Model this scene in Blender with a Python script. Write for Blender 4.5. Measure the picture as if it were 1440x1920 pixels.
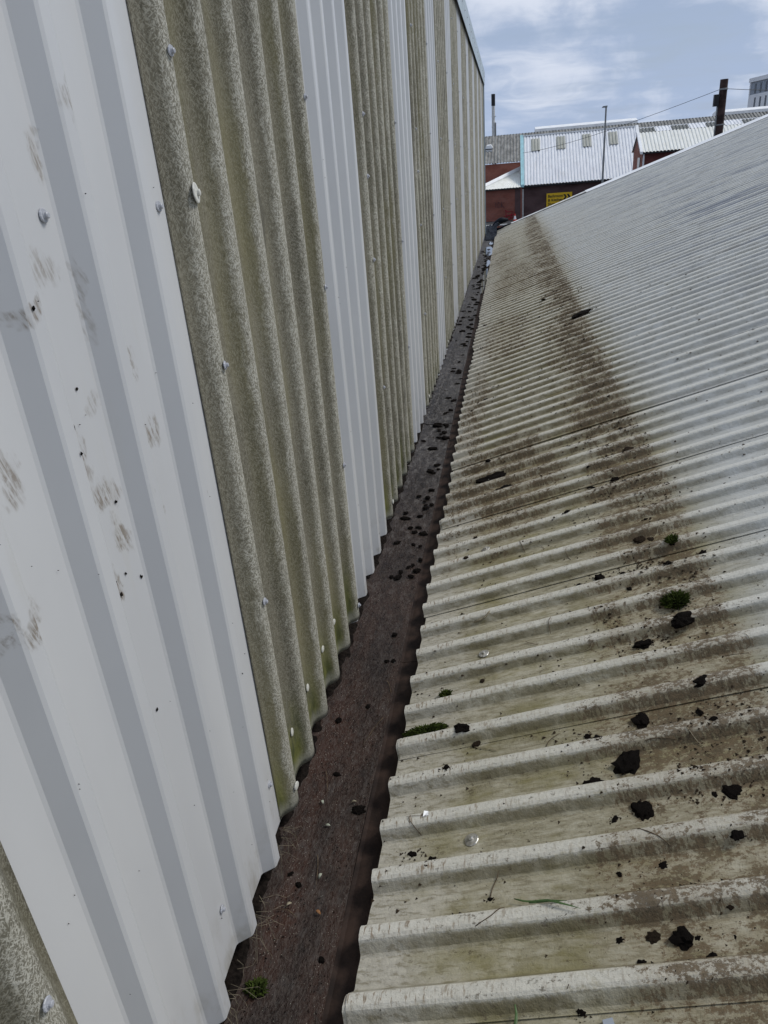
import bpy, bmesh, math, random
from mathutils import Vector, Matrix, noise as mnoise
random.seed(11)
scn = bpy.context.scene
for o in list(bpy.data.objects): bpy.data.objects.remove(o, do_unlink=True)
C = scn.collection
R = math.radians
CZ = 5.3                                   # eye height above the street

# ------------------------------------------------------------------ camera
cam = bpy.data.cameras.new('camera'); camo = bpy.data.objects.new('camera', cam); C.objects.link(camo)
cam.sensor_fit = 'VERTICAL'; cam.sensor_height = 24.0; cam.lens = 1350/1920*24
cam.clip_start = 0.02; cam.clip_end = 3000
ax = Vector((0.98513, 0.15476, -0.07460)); ay = Vector((0.00056, 0.43135, 0.90218)); az = Vector((0.17180, -0.88881, 0.42485))
m = Matrix((ax, ay, az)).transposed().to_4x4(); m.translation = (0, 0, CZ)
camo.matrix_world = m
scn.camera = camo

# ------------------------------------------------------------------ node helper
class S:                                    # a socket with arithmetic
    def __init__(s, nt, sock): s.nt = nt; s.k = sock
    def _m(s, op, b=None, c=None, swap=False):
        n = s.nt.nodes.new('ShaderNodeMath'); n.operation = op
        ins = [s, b] if b is not None else [s]
        if swap: ins.reverse()
        if c is not None: ins.append(c)
        for i, v in enumerate(ins):
            if isinstance(v, S): s.nt.links.new(v.k, n.inputs[i])
            else: n.inputs[i].default_value = v
        return S(s.nt, n.outputs[0])
    def __add__(s, b): return s._m('ADD', b)
    __radd__ = __add__
    def __sub__(s, b): return s._m('SUBTRACT', b)
    def __rsub__(s, b): return s._m('SUBTRACT', b, swap=True)
    def __mul__(s, b): return s._m('MULTIPLY', b)
    __rmul__ = __mul__
    def __truediv__(s, b): return s._m('DIVIDE', b)
    def __pow__(s, b): return s._m('POWER', b)
    def max(s, b): return s._m('MAXIMUM', b)
    def min(s, b): return s._m('MINIMUM', b)
    def abs(s): return s._m('ABSOLUTE')
    def clamp(s): return s.max(0.0).min(1.0)
class NT:
    def __init__(s, nt): s.nt = nt
    def new(s, t, **kw):
        n = s.nt.nodes.new(t)
        for k, v in kw.items(): setattr(n, k, v)
        return n
    def put(s, v, inp):
        if isinstance(v, S): s.nt.links.new(v.k, inp)
        elif v is not None:
            if isinstance(v, (tuple, list)) and len(v) == 3 and inp.type == 'RGBA': v = (*v, 1)
            inp.default_value = v
    def o(s, n, name=0): return S(s.nt, n.outputs[name])
    def uv(s):
        n = s.new('ShaderNodeUVMap'); n.uv_map = 'UVMap'
        x = s.new('ShaderNodeSeparateXYZ'); s.nt.links.new(n.outputs[0], x.inputs[0])
        return s.o(x, 0), s.o(x, 1)
    def obj(s, kind='Object'):
        n = s.new('ShaderNodeTexCoord'); x = s.new('ShaderNodeSeparateXYZ'); s.nt.links.new(n.outputs[kind], x.inputs[0])
        return s.o(x, 0), s.o(x, 1), s.o(x, 2)
    def attr(s, name):
        n = s.new('ShaderNodeAttribute'); n.attribute_name = name; return s.o(n, 'Fac')
    def rnd(s): return s.o(s.new('ShaderNodeObjectInfo'), 'Random')
    def vec(s, x, y, z=0.0):
        n = s.new('ShaderNodeCombineXYZ')
        for i, v in enumerate((x, y, z)): s.put(v, n.inputs[i])
        return s.o(n)
    def noise(s, v, scale=1.0, detail=3.0, rough=0.55, dist=0.0, out=0):
        n = s.new('ShaderNodeTexNoise'); s.put(v, n.inputs['Vector']); n.inputs['Scale'].default_value = scale
        n.inputs['Detail'].default_value = detail; n.inputs['Roughness'].default_value = rough; n.inputs['Distortion'].default_value = dist
        return s.o(n, out)
    def voro(s, v, scale=1.0, feat='F1', rand=1.0):
        n = s.new('ShaderNodeTexVoronoi', feature=feat); s.put(v, n.inputs['Vector']); n.inputs['Scale'].default_value = scale
        n.inputs['Randomness'].default_value = rand
        return s.o(n, 'Distance')
    def ss(s, x, a, b, lo=0.0, hi=1.0):
        n = s.new('ShaderNodeMapRange', interpolation_type='SMOOTHSTEP'); s.put(x, n.inputs[0])
        n.inputs[1].default_value = a; n.inputs[2].default_value = b; n.inputs[3].default_value = lo; n.inputs[4].default_value = hi
        return s.o(n)
    def mix(s, f, a, b, blend='MIX'):
        n = s.new('ShaderNodeMix', data_type='RGBA', blend_type=blend); n.clamp_factor = True
        s.put(f, n.inputs['Factor']); s.put(a, n.inputs['A']); s.put(b, n.inputs['B'])
        return S(s.nt, n.outputs['Result'])
    def bump(s, h, strength=0.3, dist=0.01):
        n = s.new('ShaderNodeBump'); s.put(h, n.inputs['Height']); n.inputs['Strength'].default_value = strength; n.inputs['Distance'].default_value = dist
        return s.o(n)
def material(name, rough=0.6, spec=0.4):
    mt = bpy.data.materials.new(name); mt.use_nodes = True
    N = NT(mt.node_tree); b = mt.node_tree.nodes['Principled BSDF']
    b.inputs['Roughness'].default_value = rough; b.inputs['Specular IOR Level'].default_value = spec
    N.b = b; N.m = mt
    return mt, N
def simple(name, col, rough=0.6, spec=0.4, var=0.25, scale=8.0, metal=0.0, bump=0.0):
    mt, N = material(name, rough, spec)
    x, y, z = N.obj(); n = N.noise(N.vec(x, y, z), scale, 5, 0.6)
    N.put(N.mix(N.ss(n, 0.3, 0.7), tuple(c*(1-var) for c in col), tuple(min(1, c*(1+var)) for c in col)), N.b.inputs['Base Color'])
    N.b.inputs['Metallic'].default_value = metal
    if bump: N.put(N.bump(n, bump, 0.01), N.b.inputs['Normal'])
    return mt

# ------------------------------------------------------------------ world: broken cloud over pale blue
SUN_EL, SUN_AZ = 50.0, 70.0                 # azimuth measured from +Y (view direction) towards +X
w = bpy.data.worlds.new('World'); scn.world = w; w.use_nodes = True
W = NT(w.node_tree)
for n in list(w.node_tree.nodes): w.node_tree.nodes.remove(n)
sky = W.new('ShaderNodeTexSky', sky_type='NISHITA'); sky.sun_disc = False
sky.sun_elevation = R(SUN_EL); sky.sun_rotation = R(SUN_AZ); sky.altitude = 50; sky.dust_density = 2.0; sky.air_density = 1.2
gx, gy, gz = W.obj('Generated')
den = gz.max(0.02) + 0.16
px, py = gx/den, gy/den
warp = W.noise(W.vec(px, py, 0.0), 1.1, 3, 0.5)
big = W.noise(W.vec(px*0.62 + warp*0.5, py*1.0 + 3.1, gz*1.6), 1.35, 7, 0.56)
puff = W.noise(W.vec(gx*5.2 + 1.1, gy*2.0, gz*9.5 + warp*1.2), 1.3, 8, 0.56, 0.35)
cover = W.ss(big, 0.26, 0.50)
lit = W.ss(puff*0.62 + big*0.38, 0.46, 0.62)
hor = W.ss(gz, 0.0, 0.28)
dark = W.mix(hor, (0.325, 0.40, 0.545), (0.265, 0.335, 0.465))
cloud = W.mix(lit, dark, (0.545, 0.59, 0.685))
bg1 = W.new('ShaderNodeBackground'); w.node_tree.links.new(sky.outputs[0], bg1.inputs[0]); bg1.inputs[1].default_value = 0.06
bg2 = W.new('ShaderNodeBackground'); W.put(cloud, bg2.inputs[0]); bg2.inputs[1].default_value = 0.93
mx = W.new('ShaderNodeMixShader'); W.put(cover*0.25 + 0.75, mx.inputs[0])
w.node_tree.links.new(bg1.outputs[0], mx.inputs[1]); w.node_tree.links.new(bg2.outputs[0], mx.inputs[2])
wo = W.new('ShaderNodeOutputWorld'); w.node_tree.links.new(mx.outputs[0], wo.inputs[0])
# ------------------------------------------------------------------ hazy sun through cloud
sl = bpy.data.lights.new('sun', 'SUN'); sl.energy = 1.5; sl.angle = R(16); sl.color = (1.0, 0.965, 0.91)
so = bpy.data.objects.new('sun', sl); C.objects.link(so)
sd = Vector((math.sin(R(SUN_AZ))*math.cos(R(SUN_EL)), math.cos(R(SUN_AZ))*math.cos(R(SUN_EL)), math.sin(R(SUN_EL))))
so.rotation_euler = sd.to_track_quat('Z', 'Y').to_euler(); so.location = (20, 10, 40)
scn.view_settings.view_transform = 'Standard'; scn.view_settings.look = 'None'
scn.view_settings.exposure = 0.44; scn.view_settings.gamma = 1.0; scn.view_settings.use_curve_mapping = False

scn.cycles.max_bounces = 4; scn.cycles.diffuse_bounces = 2; scn.cycles.glossy_bounces = 2; scn.cycles.transmission_bounces = 1

# ------------------------------------------------------------------ object helpers
def tag(o, label=None, cat=None, group=None, kind=None):
    if label: o['label'] = label
    if cat: o['category'] = cat
    if group: o['group'] = group
    if kind: o['kind'] = kind
    return o
def empty(name, loc=(0, 0, 0)):
    o = bpy.data.objects.new(name, None); o.location = loc; o.empty_display_size = 0.2; C.objects.link(o); return o
def link(name, me, mat=None, parent=None, loc=(0, 0, 0), rot=(0, 0, 0), scale=(1, 1, 1)):
    o = bpy.data.objects.new(name, me)
    if mat and not me.materials: me.materials.append(mat)
    C.objects.link(o); o.location = loc; o.rotation_euler = rot; o.scale = scale
    if parent: o.parent = parent
    return o
def pydata(name, v, f, mat=None, parent=None, smooth=False, loc=(0, 0, 0)):
    me = bpy.data.meshes.new(name); me.from_pydata(v, [], f); me.update()
    if smooth: me.polygons.foreach_set('use_smooth', [True]*len(me.polygons))
    return link(name, me, mat, parent, loc)
class MB:                                   # collects boxes, tubes, polygons into one mesh
    def __init__(s): s.v = []; s.f = []
    def box(s, x0, x1, y0, y1, z0, z1):
        b = len(s.v)
        s.v += [(x0,y0,z0),(x1,y0,z0),(x1,y1,z0),(x0,y1,z0),(x0,y0,z1),(x1,y0,z1),(x1,y1,z1),(x0,y1,z1)]
        s.f += [tuple(b+i for i in q) for q in ((0,3,2,1),(4,5,6,7),(0,1,5,4),(1,2,6,5),(2,3,7,6),(3,0,4,7))]
        return s
    def prism(s, pts, d):                   # polygon swept by vector d
        b = len(s.v); n = len(pts); d = Vector(d)
        s.v += [tuple(p) for p in pts] + [tuple(Vector(p)+d) for p in pts]
        s.f += [tuple(b+i for i in range(n))[::-1], tuple(b+n+i for i in range(n))]
        s.f += [(b+i, b+(i+1) % n, b+n+(i+1) % n, b+n+i) for i in range(n)]
        return s
    def tube(s, pts, r, k=6, caps=True):
        pts = [Vector(p) for p in pts]; b0 = len(s.v); rs = r if isinstance(r, (list, tuple)) else [r]*len(pts)
        for i, p in enumerate(pts):
            t = (pts[min(i+1, len(pts)-1)] - pts[max(i-1, 0)]).normalized()
            u = t.orthogonal().normalized() if abs(t.z) > 0.9 else t.cross(Vector((0,0,1))).normalized()
            vv = t.cross(u)
            for j in range(k):
                a = 2*math.pi*j/k; s.v.append(tuple(p + (u*math.cos(a) + vv*math.sin(a))*rs[i]))
        for i in range(len(pts)-1):
            for j in range(k):
                a = b0+i*k+j; c = b0+i*k+(j+1) % k; s.f.append((a, c, c+k, a+k))
        if caps:
            s.f.append(tuple(b0+j for j in range(k))[::-1]); s.f.append(tuple(b0+(len(pts)-1)*k+j for j in range(k)))
        return s
    def lathe(s, prof, k=14, org=(0,0,0)):  # (r,z) profile about Z
        b = len(s.v); ox, oy, oz = org
        for r, z in prof:
            for j in range(k):
                a = 2*math.pi*j/k; s.v.append((ox+r*math.cos(a), oy+r*math.sin(a), oz+z))
        for i in range(len(prof)-1):
            for j in range(k):
                a = b+i*k+j; c = b+i*k+(j+1) % k; s.f.append((a, c, c+k, a+k))
        s.f.append(tuple(b+(len(prof)-1)*k+j for j in range(k)))
        return s
    def mesh(s, name):
        me = bpy.data.meshes.new(name); me.from_pydata(s.v, [], s.f); me.update(); return me
    def build(s, name, mat, parent=None, smooth=False, loc=(0,0,0), rot=(0,0,0)):
        me = s.mesh(name)
        if smooth: me.polygons.foreach_set('use_smooth', [True]*len(me.polygons))
        return link(name, me, mat, parent, loc, rot)
def nz(x, y, z=0.0): return mnoise.noise(Vector((x, y, z)))

# ------------------------------------------------------------------ materials
def mat_white_metal():
    mt, N = material('painted_steel', 0.38, 0.45)
    y, z = N.uv(); prof = N.attr('prof')
    base = N.mix(N.ss(N.noise(N.vec(y*1.4, z*0.5), 1.6, 4), 0.3, 0.7), (0.52, 0.525, 0.53), (0.585, 0.588, 0.585))
    faint = N.ss(N.noise(N.vec(y*16, z*1.3), 1.0, 5, 0.62), 0.60, 0.80)
    base = N.mix(faint*0.28, base, (0.50, 0.48, 0.42))
    # scuff marks rubbed onto the near sheets, each at its own spot
    streak = N.noise(N.vec(y*140 + z*38, z*16), 1.0, 4, 0.66)
    blot = N.noise(N.vec(y*34, z*18), 1.0, 5, 0.7)
    tot = None
    wn = N.noise(N.vec(y*22, z*16, 3.0), 1.0, 3, 0.7, 0.0, 1)
    sx_ = N.new('ShaderNodeSeparateXYZ'); N.nt.links.new(wn.k, sx_.inputs[0])
    yw = y + (N.o(sx_, 0) - 0.5)*0.075; zw = z + (N.o(sx_, 1) - 0.5)*0.085
    for (cy, cz, ry, rz, sh, k) in SMEARS:
        dy = (yw - cy + (zw - cz)*sh)/ry; dz = (zw - cz)/rz
        d = 1.0 - (dy*dy + dz*dz)
        e = N.ss(d, -0.9, 0.9)*k
        tot = e if tot is None else tot.max(e)
    rub = ((N.ss(streak, 0.42, 0.60)*0.8 + 0.2)*N.ss(blot, 0.36, 0.54)*tot*1.25).clamp()
    base = N.mix(rub*0.85, base, (0.20, 0.165, 0.125))
    far = N.ss(N.noise(N.vec(y*11, z*3.2, 5.0), 1.0, 5, 0.7), 0.69, 0.78)
    base = N.mix(far*0.4, base, (0.22, 0.20, 0.155))
    foot = N.ss(z, FOOT, FOOT + 0.30, 1.0, 0.0)*N.ss(N.noise(N.vec(y*20, z*7, 2.0), 1.0, 5, 0.65), 0.44, 0.74)
    base = N.mix(foot*0.5, base, (0.25, 0.225, 0.16))
    N.put(base, N.b.inputs['Base Color'])
    N.put(N.ss(rub + faint*0.3, 0.0, 0.6, 0.34, 0.75), N.b.inputs['Roughness'])
    
    return mt
def fibres(N, y, z, fy, fz, tilts, lo=0.53, hi=0.70):
    out = None
    for i, t in enumerate(tilts):
        n = N.noise(N.vec(y*fy + z*t + i*7.3, z*fz - y*t*0.35, i*3.7), 1.0, 1, 0.5)
        e = N.ss(n, lo, hi)
        out = e if out is None else out.max(e)
    return out
def mat_grp():
    mt, N = material('weathered_fibreglass', 0.75, 0.25)
    y, z = N.uv(); prof = N.attr('prof')
    lo = N.noise(N.vec(y*2.6, z*1.1), 1.0, 4, 0.65)
    base = N.mix(N.ss(lo, 0.32, 0.68), (0.085, 0.077, 0.054), (0.160, 0.146, 0.105))
    wy = y + lo*0.10; wz = z + N.noise(N.vec(y*8 + 4, z*8), 1.0, 1)*0.08
    fib = fibres(N, wy, wz, 340, 85, (130, -150, 330, -310), 0.54, 0.68)
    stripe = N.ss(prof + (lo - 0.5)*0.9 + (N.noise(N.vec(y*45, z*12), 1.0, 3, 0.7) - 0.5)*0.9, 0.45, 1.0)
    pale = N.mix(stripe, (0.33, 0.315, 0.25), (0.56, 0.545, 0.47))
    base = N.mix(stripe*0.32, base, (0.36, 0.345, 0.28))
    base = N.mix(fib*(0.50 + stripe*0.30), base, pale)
    dk = N.ss(N.noise(N.vec(y*120, z*55, 2.0), 1.0, 2, 0.7), 0.56, 0.74)
    base = N.mix(dk*0.62, base, (0.062, 0.056, 0.036))
    bl = N.ss(N.noise(N.vec(y*8.0, z*2.6, 9.0), 1.0, 3, 0.6), 0.64, 0.74)
    base = N.mix(bl*0.55, base, (0.075, 0.072, 0.058))
    edge = N.ss(N.noise(N.vec(y*4.0, z*0.7, 3.0), 1.0, 3), 0.44, 0.66)*(1.0 - stripe)
    base = N.mix(edge*0.5, base, (0.200, 0.180, 0.082))
    al = N.ss(z + (lo - 0.5)*0.5, FOOT + 0.02, FOOT + 0.36, 1.0, 0.0)
    mo = N.noise(N.vec(y*24, z*7, 6.0), 1.0, 4, 0.65)
    ag = al*N.ss(prof + (mo - 0.5)*1.3, 0.15, 0.9, 1.0, 0.10)
    base = N.mix(ag*0.92, base, N.mix(N.ss(mo, 0.35, 0.65), (0.042, 0.052, 0.010), (0.150, 0.155, 0.034)))
    tip = N.ss(z + (mo - 0.5)*0.05, FOOT + 0.025, FOOT + 0.075, 1.0, 0.0)
    base = N.mix(tip*0.72, base, N.mix(dk, (0.25, 0.245, 0.20), (0.11, 0.11, 0.09)))
    N.put(base, N.b.inputs['Base Color'])
    N.put(N.bump(N.noise(N.vec(y*150, z*60, 4.0), 1.0, 2, 0.7), 0.6, 0.003), N.b.inputs['Normal'])
    return mt
def mat_roof():
    mt, N = material('weathered_roof_sheet', 0.6, 0.3)
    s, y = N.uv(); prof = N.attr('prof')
    wr = N.noise(N.vec(s*3.1, y*2.2, 4.0), 1.0, 3, 0.6)          # broad wander
    g1 = N.noise(N.vec(s*2.2, y*5.5), 1.0, 4, 0.68)               # general blotching
    fine = N.noise(N.vec(s*48, y*64, 7.0), 1.0, 5, 0.82)          # grit
    hat = N.noise(N.vec(s*105, y*22, 6.0), 1.0, 3, 0.7)           # run marks across the ribs
    wip = N.noise(N.vec(s*20 + y*11 + wr*3, y*85 + wr*4, 8.0), 1.0, 3, 0.66)   # wiped streaks along the troughs
    clump = N.noise(N.vec(s*9, y*11, 2.0), 1.0, 4, 0.62)          # fist-sized clumps
    sw = s + (wr - 0.5)*0.34
    up = N.ss(sw + (clump - 0.5)*0.15, 1.0, 1.42)
    bl = N.ss(g1, 0.3, 0.7)
    base = N.mix(up, N.mix(bl, (0.30, 0.272, 0.185), (0.50, 0.462, 0.36)), N.mix(bl, (0.46, 0.465, 0.44), (0.565, 0.575, 0.565)))
    lo_edge = N.ss(s + (wr - 0.5)*0.2 + (clump - 0.5)*0.2, 0.05, 0.32, 1.0, 0.0)
    base = N.mix(lo_edge*0.7, base, (0.485, 0.46, 0.40))
    dull = 1.0 - up*0.75
    base = N.mix(N.ss(wip, 0.50, 0.66)*0.38*dull, base, (0.60, 0.57, 0.46))
    base = N.mix(N.ss(wip, 0.50, 0.36)*0.62*dull, base, (0.19, 0.165, 0.10))
    al = N.ss(g1*0.5 + wr*0.3 + clump*0.2, 0.44, 0.58)*N.ss(prof + (fine - 0.5)*0.5, 0.2, 0.95, 1.0, 0.0)
    base = N.mix(al*(1.0 - up*0.85)*(1.0 - lo_edge*0.85)*0.80, base, N.mix(bl, (0.115, 0.098, 0.032), (0.215, 0.190, 0.075)))
    web = N.ss((prof - 0.42).abs(), 0.50, 0.16)                    # rib flank grime, strengthened so its colour adds to the flank shade
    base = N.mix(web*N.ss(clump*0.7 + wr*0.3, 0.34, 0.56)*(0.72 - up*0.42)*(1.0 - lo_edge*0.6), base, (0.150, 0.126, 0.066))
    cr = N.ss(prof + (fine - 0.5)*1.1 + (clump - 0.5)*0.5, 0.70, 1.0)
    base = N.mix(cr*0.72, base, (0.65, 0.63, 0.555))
    tk = N.ss(hat, 0.52, 0.64)*N.ss(prof, 0.8, 1.0)*N.ss(s + (clump - 0.5)*0.4, 0.10, 0.50, 1.0, 0.40)*(1.0 - up*0.8)
    base = N.mix(tk*0.8, base, (0.20, 0.135, 0.075))
    # the strip of dirt along the roof, and muddy patches nearer the gutter
    band = N.ss(sw + N.ss(y, 1.4, 3.2, 0.14, 0.0), 0.62, 0.96)*N.ss(s + (clump - 0.5)*0.22, 1.08, 1.20, 1.0, 0.0)*N.ss(wr*0.6 + g1*0.4, 0.36, 0.56, 0.35, 1.0)
    def patch(cs, cy, rs, ry, k):
        a = (sw - cs)/rs; b = (y - cy + (wr - 0.5)*1.2)/ry
        return N.ss(1.0 - (a*a + b*b), -0.4, 0.9)*k
    pt = band.max(patch(0.34, 3.75, 0.42, 0.75, 0.85)).max(patch(0.50, 11.5, 0.40, 2.2, 0.6)).max(patch(0.25, 15.0, 0.35, 3.5, 0.45)).max(patch(0.35, 7.6, 0.35, 1.4, 0.5)).max(patch(0.95, 15.5, 0.4, 4.0, 0.4)).max(patch(0.12, 5.2, 0.12, 1.6, 0.6))
    dens = fine*0.70 + clump*0.30 + (hat - 0.5)*0.34*web + web*0.03
    dm = N.ss(dens + pt*0.13, 0.580, 0.635)*N.ss(pt, 0.04, 0.4)
    base = N.mix(N.ss(pt, 0.0, 1.0)*0.34, base, (0.25, 0.195, 0.115))
    base = N.mix(dm*0.88, base, N.mix(N.ss(fine, 0.35, 0.65), (0.030, 0.022, 0.013), (0.165, 0.115, 0.062)))
    # specks everywhere, streaky grey weathering higher up
    sp = N.ss(fine + (clump - 0.5)*0.35 - up*0.015, 0.585, 0.65)
    base = N.mix(sp*(0.75 - lo_edge*0.35), base, (0.095, 0.075, 0.045))
    st = N.ss(N.noise(N.vec(s*0.75, y*5.5, 2.0), 1.0, 4, 0.66) + (clump - 0.5)*0.1, 0.46, 0.66)*N.ss(s, 1.3, 3.2)
    base = N.mix(st*0.75, base, (0.215, 0.23, 0.265))
    st2 = N.ss(N.noise(N.vec(s*1.3, y*10.0, 22.0), 1.0, 4, 0.68), 0.57, 0.70)*N.ss(s, 1.5, 3.0)
    base = N.mix(st2*0.55, base, (0.215, 0.195, 0.165))
    N.put(base, N.b.inputs['Base Color'])
    N.put(N.ss(up, 0.0, 1.0, 0.65, 0.42), N.b.inputs['Roughness'])
    N.put(N.bump(N.noise(N.vec(s*42, y*58, 7.0), 1.0, 3, 0.8), 0.7, 0.005), N.b.inputs['Normal'])
    return mt
def mat_gutter():
    mt, N = material('wet_gutter_silt', 0.5, 0.28)
    x, y, z = N.obj()
    a = N.noise(N.vec(x*7, y*1.8), 1.0, 4, 0.62)
    base = N.mix(N.ss(a, 0.3, 0.7), (0.014, 0.0072, 0.0045), (0.036, 0.0165, 0.0092))
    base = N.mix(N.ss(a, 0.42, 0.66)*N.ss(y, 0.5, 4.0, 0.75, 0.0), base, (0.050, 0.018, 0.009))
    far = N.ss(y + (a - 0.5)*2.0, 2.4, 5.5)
    base = N.mix(far*0.8, base, N.mix(N.ss(a, 0.3, 0.7), (0.032, 0.029, 0.027), (0.072, 0.068, 0.065)))  # grey sky sheen on the farther silt painted into the base colour
    fib = fibres(N, x + a*0.06, y, 210, 48, (26, -38, 70), 0.54, 0.66)
    base = N.mix(fib*0.30, base, (0.10, 0.080, 0.065))
    big = N.noise(N.vec(x*34, y*13, 2.0), 1.0, 4, 0.72)
    base = N.mix(N.ss(big, 0.50, 0.64)*(0.15 + far*0.6), base, (0.17, 0.162, 0.152))
    base = N.mix(N.ss(big, 0.48, 0.36)*(0.4 + far*0.35), base, (0.008, 0.0065, 0.005))
    spk = N.ss(N.voro(N.vec(x*1.0, y*1.0), 115.0), 0.10, 0.17, 1.0, 0.0)*N.ss(a + big*0.5, 0.68, 0.82)
    base = N.mix(spk*0.8, base, (0.32, 0.29, 0.24))
    N.put(base, N.b.inputs['Base Color'])
    N.put(N.ss(big, 0.35, 0.65, 0.36, 0.62), N.b.inputs['Roughness'])
    N.put(N.bump(N.noise(N.vec(x*100, y*36), 1.0, 4, 0.75), 1.0, 0.008), N.b.inputs['Normal'])
    return mt
def mat_brick(name, a, b, mortar, sx=0.225, sz=0.075):
    mt, N = material(name, 0.9, 0.2)
    x, y, z = N.obj()
    n = N.new('ShaderNodeTexBrick'); N.put(N.vec(x + y, z, 0.0), n.inputs['Vector'])
    n.inputs['Scale'].default_value = 1.0; n.inputs['Brick Width'].default_value = sx; n.inputs['Row Height'].default_value = sz; n.inputs['Mortar Size'].default_value = 0.01
    for k, c in (('Color1', a), ('Color2', b), ('Mortar', mortar)): n.inputs[k].default_value = (*c, 1)
    g = N.noise(N.vec(x*0.5 + y*0.5, z*0.9, 1.0), 1.0, 6, 0.65)
    col = N.mix(N.ss(g, 0.35, 0.7)*0.6, N.o(n), tuple(c*0.42 for c in a))
    h = N.ss(N.noise(N.vec((x + y)*0.7, z*5.0, 3.0), 1.0, 4), 0.58, 0.72)
    col = N.mix(h*0.3, col, mortar)
    N.put(col, N.b.inputs['Base Color'])
    return mt
def mat_farroof(name, a, b, dirt, pitch=0.0):
    mt, N = material(name, 0.6, 0.3)
    x, y, z = N.obj()
    g = N.noise(N.vec(x*2.6, y*0.9, z*0.9), 1.0, 6, 0.75)
    col = N.mix(N.ss(g, 0.35, 0.65), a, b)
    d = N.ss(N.noise(N.vec(x*4.5, y*0.7, z*0.9), 1.0, 5, 0.7), 0.5, 0.72)
    col = N.mix(d*0.5, col, dirt)
    N.put(col, N.b.inputs['Base Color'])
    return mt
FOOT = CZ - 1.71
SMEARS = [(a, CZ+b, c*1.35, d*1.25, e, k_) for a, b, c, d, e, k_ in (  # y, z, half-width, half-height, lean, strength
    (1.134,0.131,0.019,0.021,0,0.6), (1.059,0.06,0.009,0.024,0.1,0.7), (0.907,-0.133,0.028,0.011,0,0.8), (1.013,-0.095,0.023,0.019,0.2,0.6), (0.97,-0.361,0.016,0.036,0.2,1.0),
    (1.021,-0.453,0.026,0.024,0.5,1.0), (1.031,-0.539,0.018,0.024,0.4,1.0), (0.807,-0.337,0.015,0.031,0.1,0.75), (1.217,-0.413,0.018,0.029,0.2,0.85), (1.163,-0.539,0.018,0.034,0.1,0.8),
    (1.365,-0.501,0.013,0.025,0,0.8), (0.98,-0.605,0.010,0.028,0.2,1.0), (0.744,-0.523,0.024,0.02,0,1.0), (0.695,-0.511,0.012,0.018,0,0.9), (1.198,-0.275,0.012,0.02,0,0.7),
    (1.046,-0.307,0.012,0.016,0,0.5), (1.075,-0.143,0.006,0.05,0,0.45), (1.35,-0.57,0.008,0.04,0,0.5))]
M = {}
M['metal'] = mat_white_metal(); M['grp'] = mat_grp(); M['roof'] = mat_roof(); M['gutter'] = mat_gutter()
M['screw'] = simple('grey_screw_cap', (0.40, 0.41, 0.44), 0.4, 0.5, 0.2, 60)
M['pale_cap'] = simple('pale_screw_cap', (0.60, 0.59, 0.53), 0.5, 0.4, 0.2, 60)
M['steel'] = simple('weathered_steel', (0.52, 0.50, 0.45), 0.33, 0.5, 0.35, 90, metal=0.75)
M['cap'] = simple('pale_blue_grey_flashing', (0.40, 0.47, 0.51), 0.45, 0.4, 0.12, 2)
M['flash'] = simple('white_flashing', (0.66, 0.65, 0.61), 0.5, 0.4, 0.25, 5)
M['lining'] = simple('dark_wet_gutter_lining', (0.028, 0.017, 0.0125), 0.75, 0.2, 0.5, 14, bump=0.3)
M['soil'] = simple('black_soil', (0.0115, 0.0088, 0.0072), 0.95, 0.08, 0.6, 70, bump=1.0)
M['soil2'] = simple('brown_soil', (0.040, 0.028, 0.018), 0.95, 0.1, 0.5, 70, bump=1.0)
M['moss'] = simple('green_moss', (0.040, 0.055, 0.011), 0.95, 0.1, 0.6, 90, bump=0.6)
M['twig'] = simple('dry_twig', (0.10, 0.072, 0.045), 0.9, 0.15, 0.5, 40)
M['straw'] = simple('pale_straw', (0.30, 0.26, 0.18), 0.8, 0.2, 0.4, 40)
M['root'] = simple('dead_root', (0.17, 0.145, 0.10), 0.9, 0.15, 0.5, 40)
M['grass'] = simple('grass_blade', (0.055, 0.105, 0.030), 0.5, 0.4, 0.3, 30)
M['leaf'] = simple('pale_leaf', (0.30, 0.31, 0.24), 0.6, 0.3, 0.3, 60)
M['rustleaf'] = simple('rust_leaf', (0.26, 0.12, 0.045), 0.7, 0.3, 0.3, 60)
M['tarp'] = simple('black_plastic', (0.004, 0.006, 0.011), 0.6, 0.12, 0.4, 6)
M['asphalt'] = simple('asphalt', (0.05, 0.05, 0.052), 0.9, 0.2, 0.3, 1.5)
M['brick'] = mat_brick('red_brick', (0.33, 0.095, 0.062), (0.25, 0.075, 0.05), (0.29, 0.19, 0.155))
M['darkbrick'] = mat_brick('dark_brick', (0.115, 0.060, 0.056), (0.085, 0.048, 0.047), (0.16, 0.12, 0.115))
M['litbrick'] = mat_brick('sunlit_tone_orange_brick', (0.42, 0.15, 0.10), (0.33, 0.115, 0.08), (0.36, 0.24, 0.20))  # annex gable's sunlight painted in as lighter brick; boundary wall shares the colour
M['brickred2'] = mat_brick('shaded_red_brick', (0.20, 0.050, 0.042), (0.15, 0.040, 0.034), (0.18, 0.10, 0.09))  # annex front wall's shade put into a deeper red than its gable
M['whiteroof'] = mat_farroof('white_sheet_roof', (0.76, 0.765, 0.78), (0.86, 0.86, 0.86), (0.60, 0.58, 0.54))
M['greyroof'] = mat_farroof('grey_asbestos_roof', (0.155, 0.15, 0.135), (0.33, 0.32, 0.29), (0.07, 0.066, 0.06))
M['creamroof'] = mat_farroof('cream_sheet_roof', (0.78, 0.77, 0.70), (0.86, 0.855, 0.80), (0.66, 0.64, 0.55))
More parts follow.
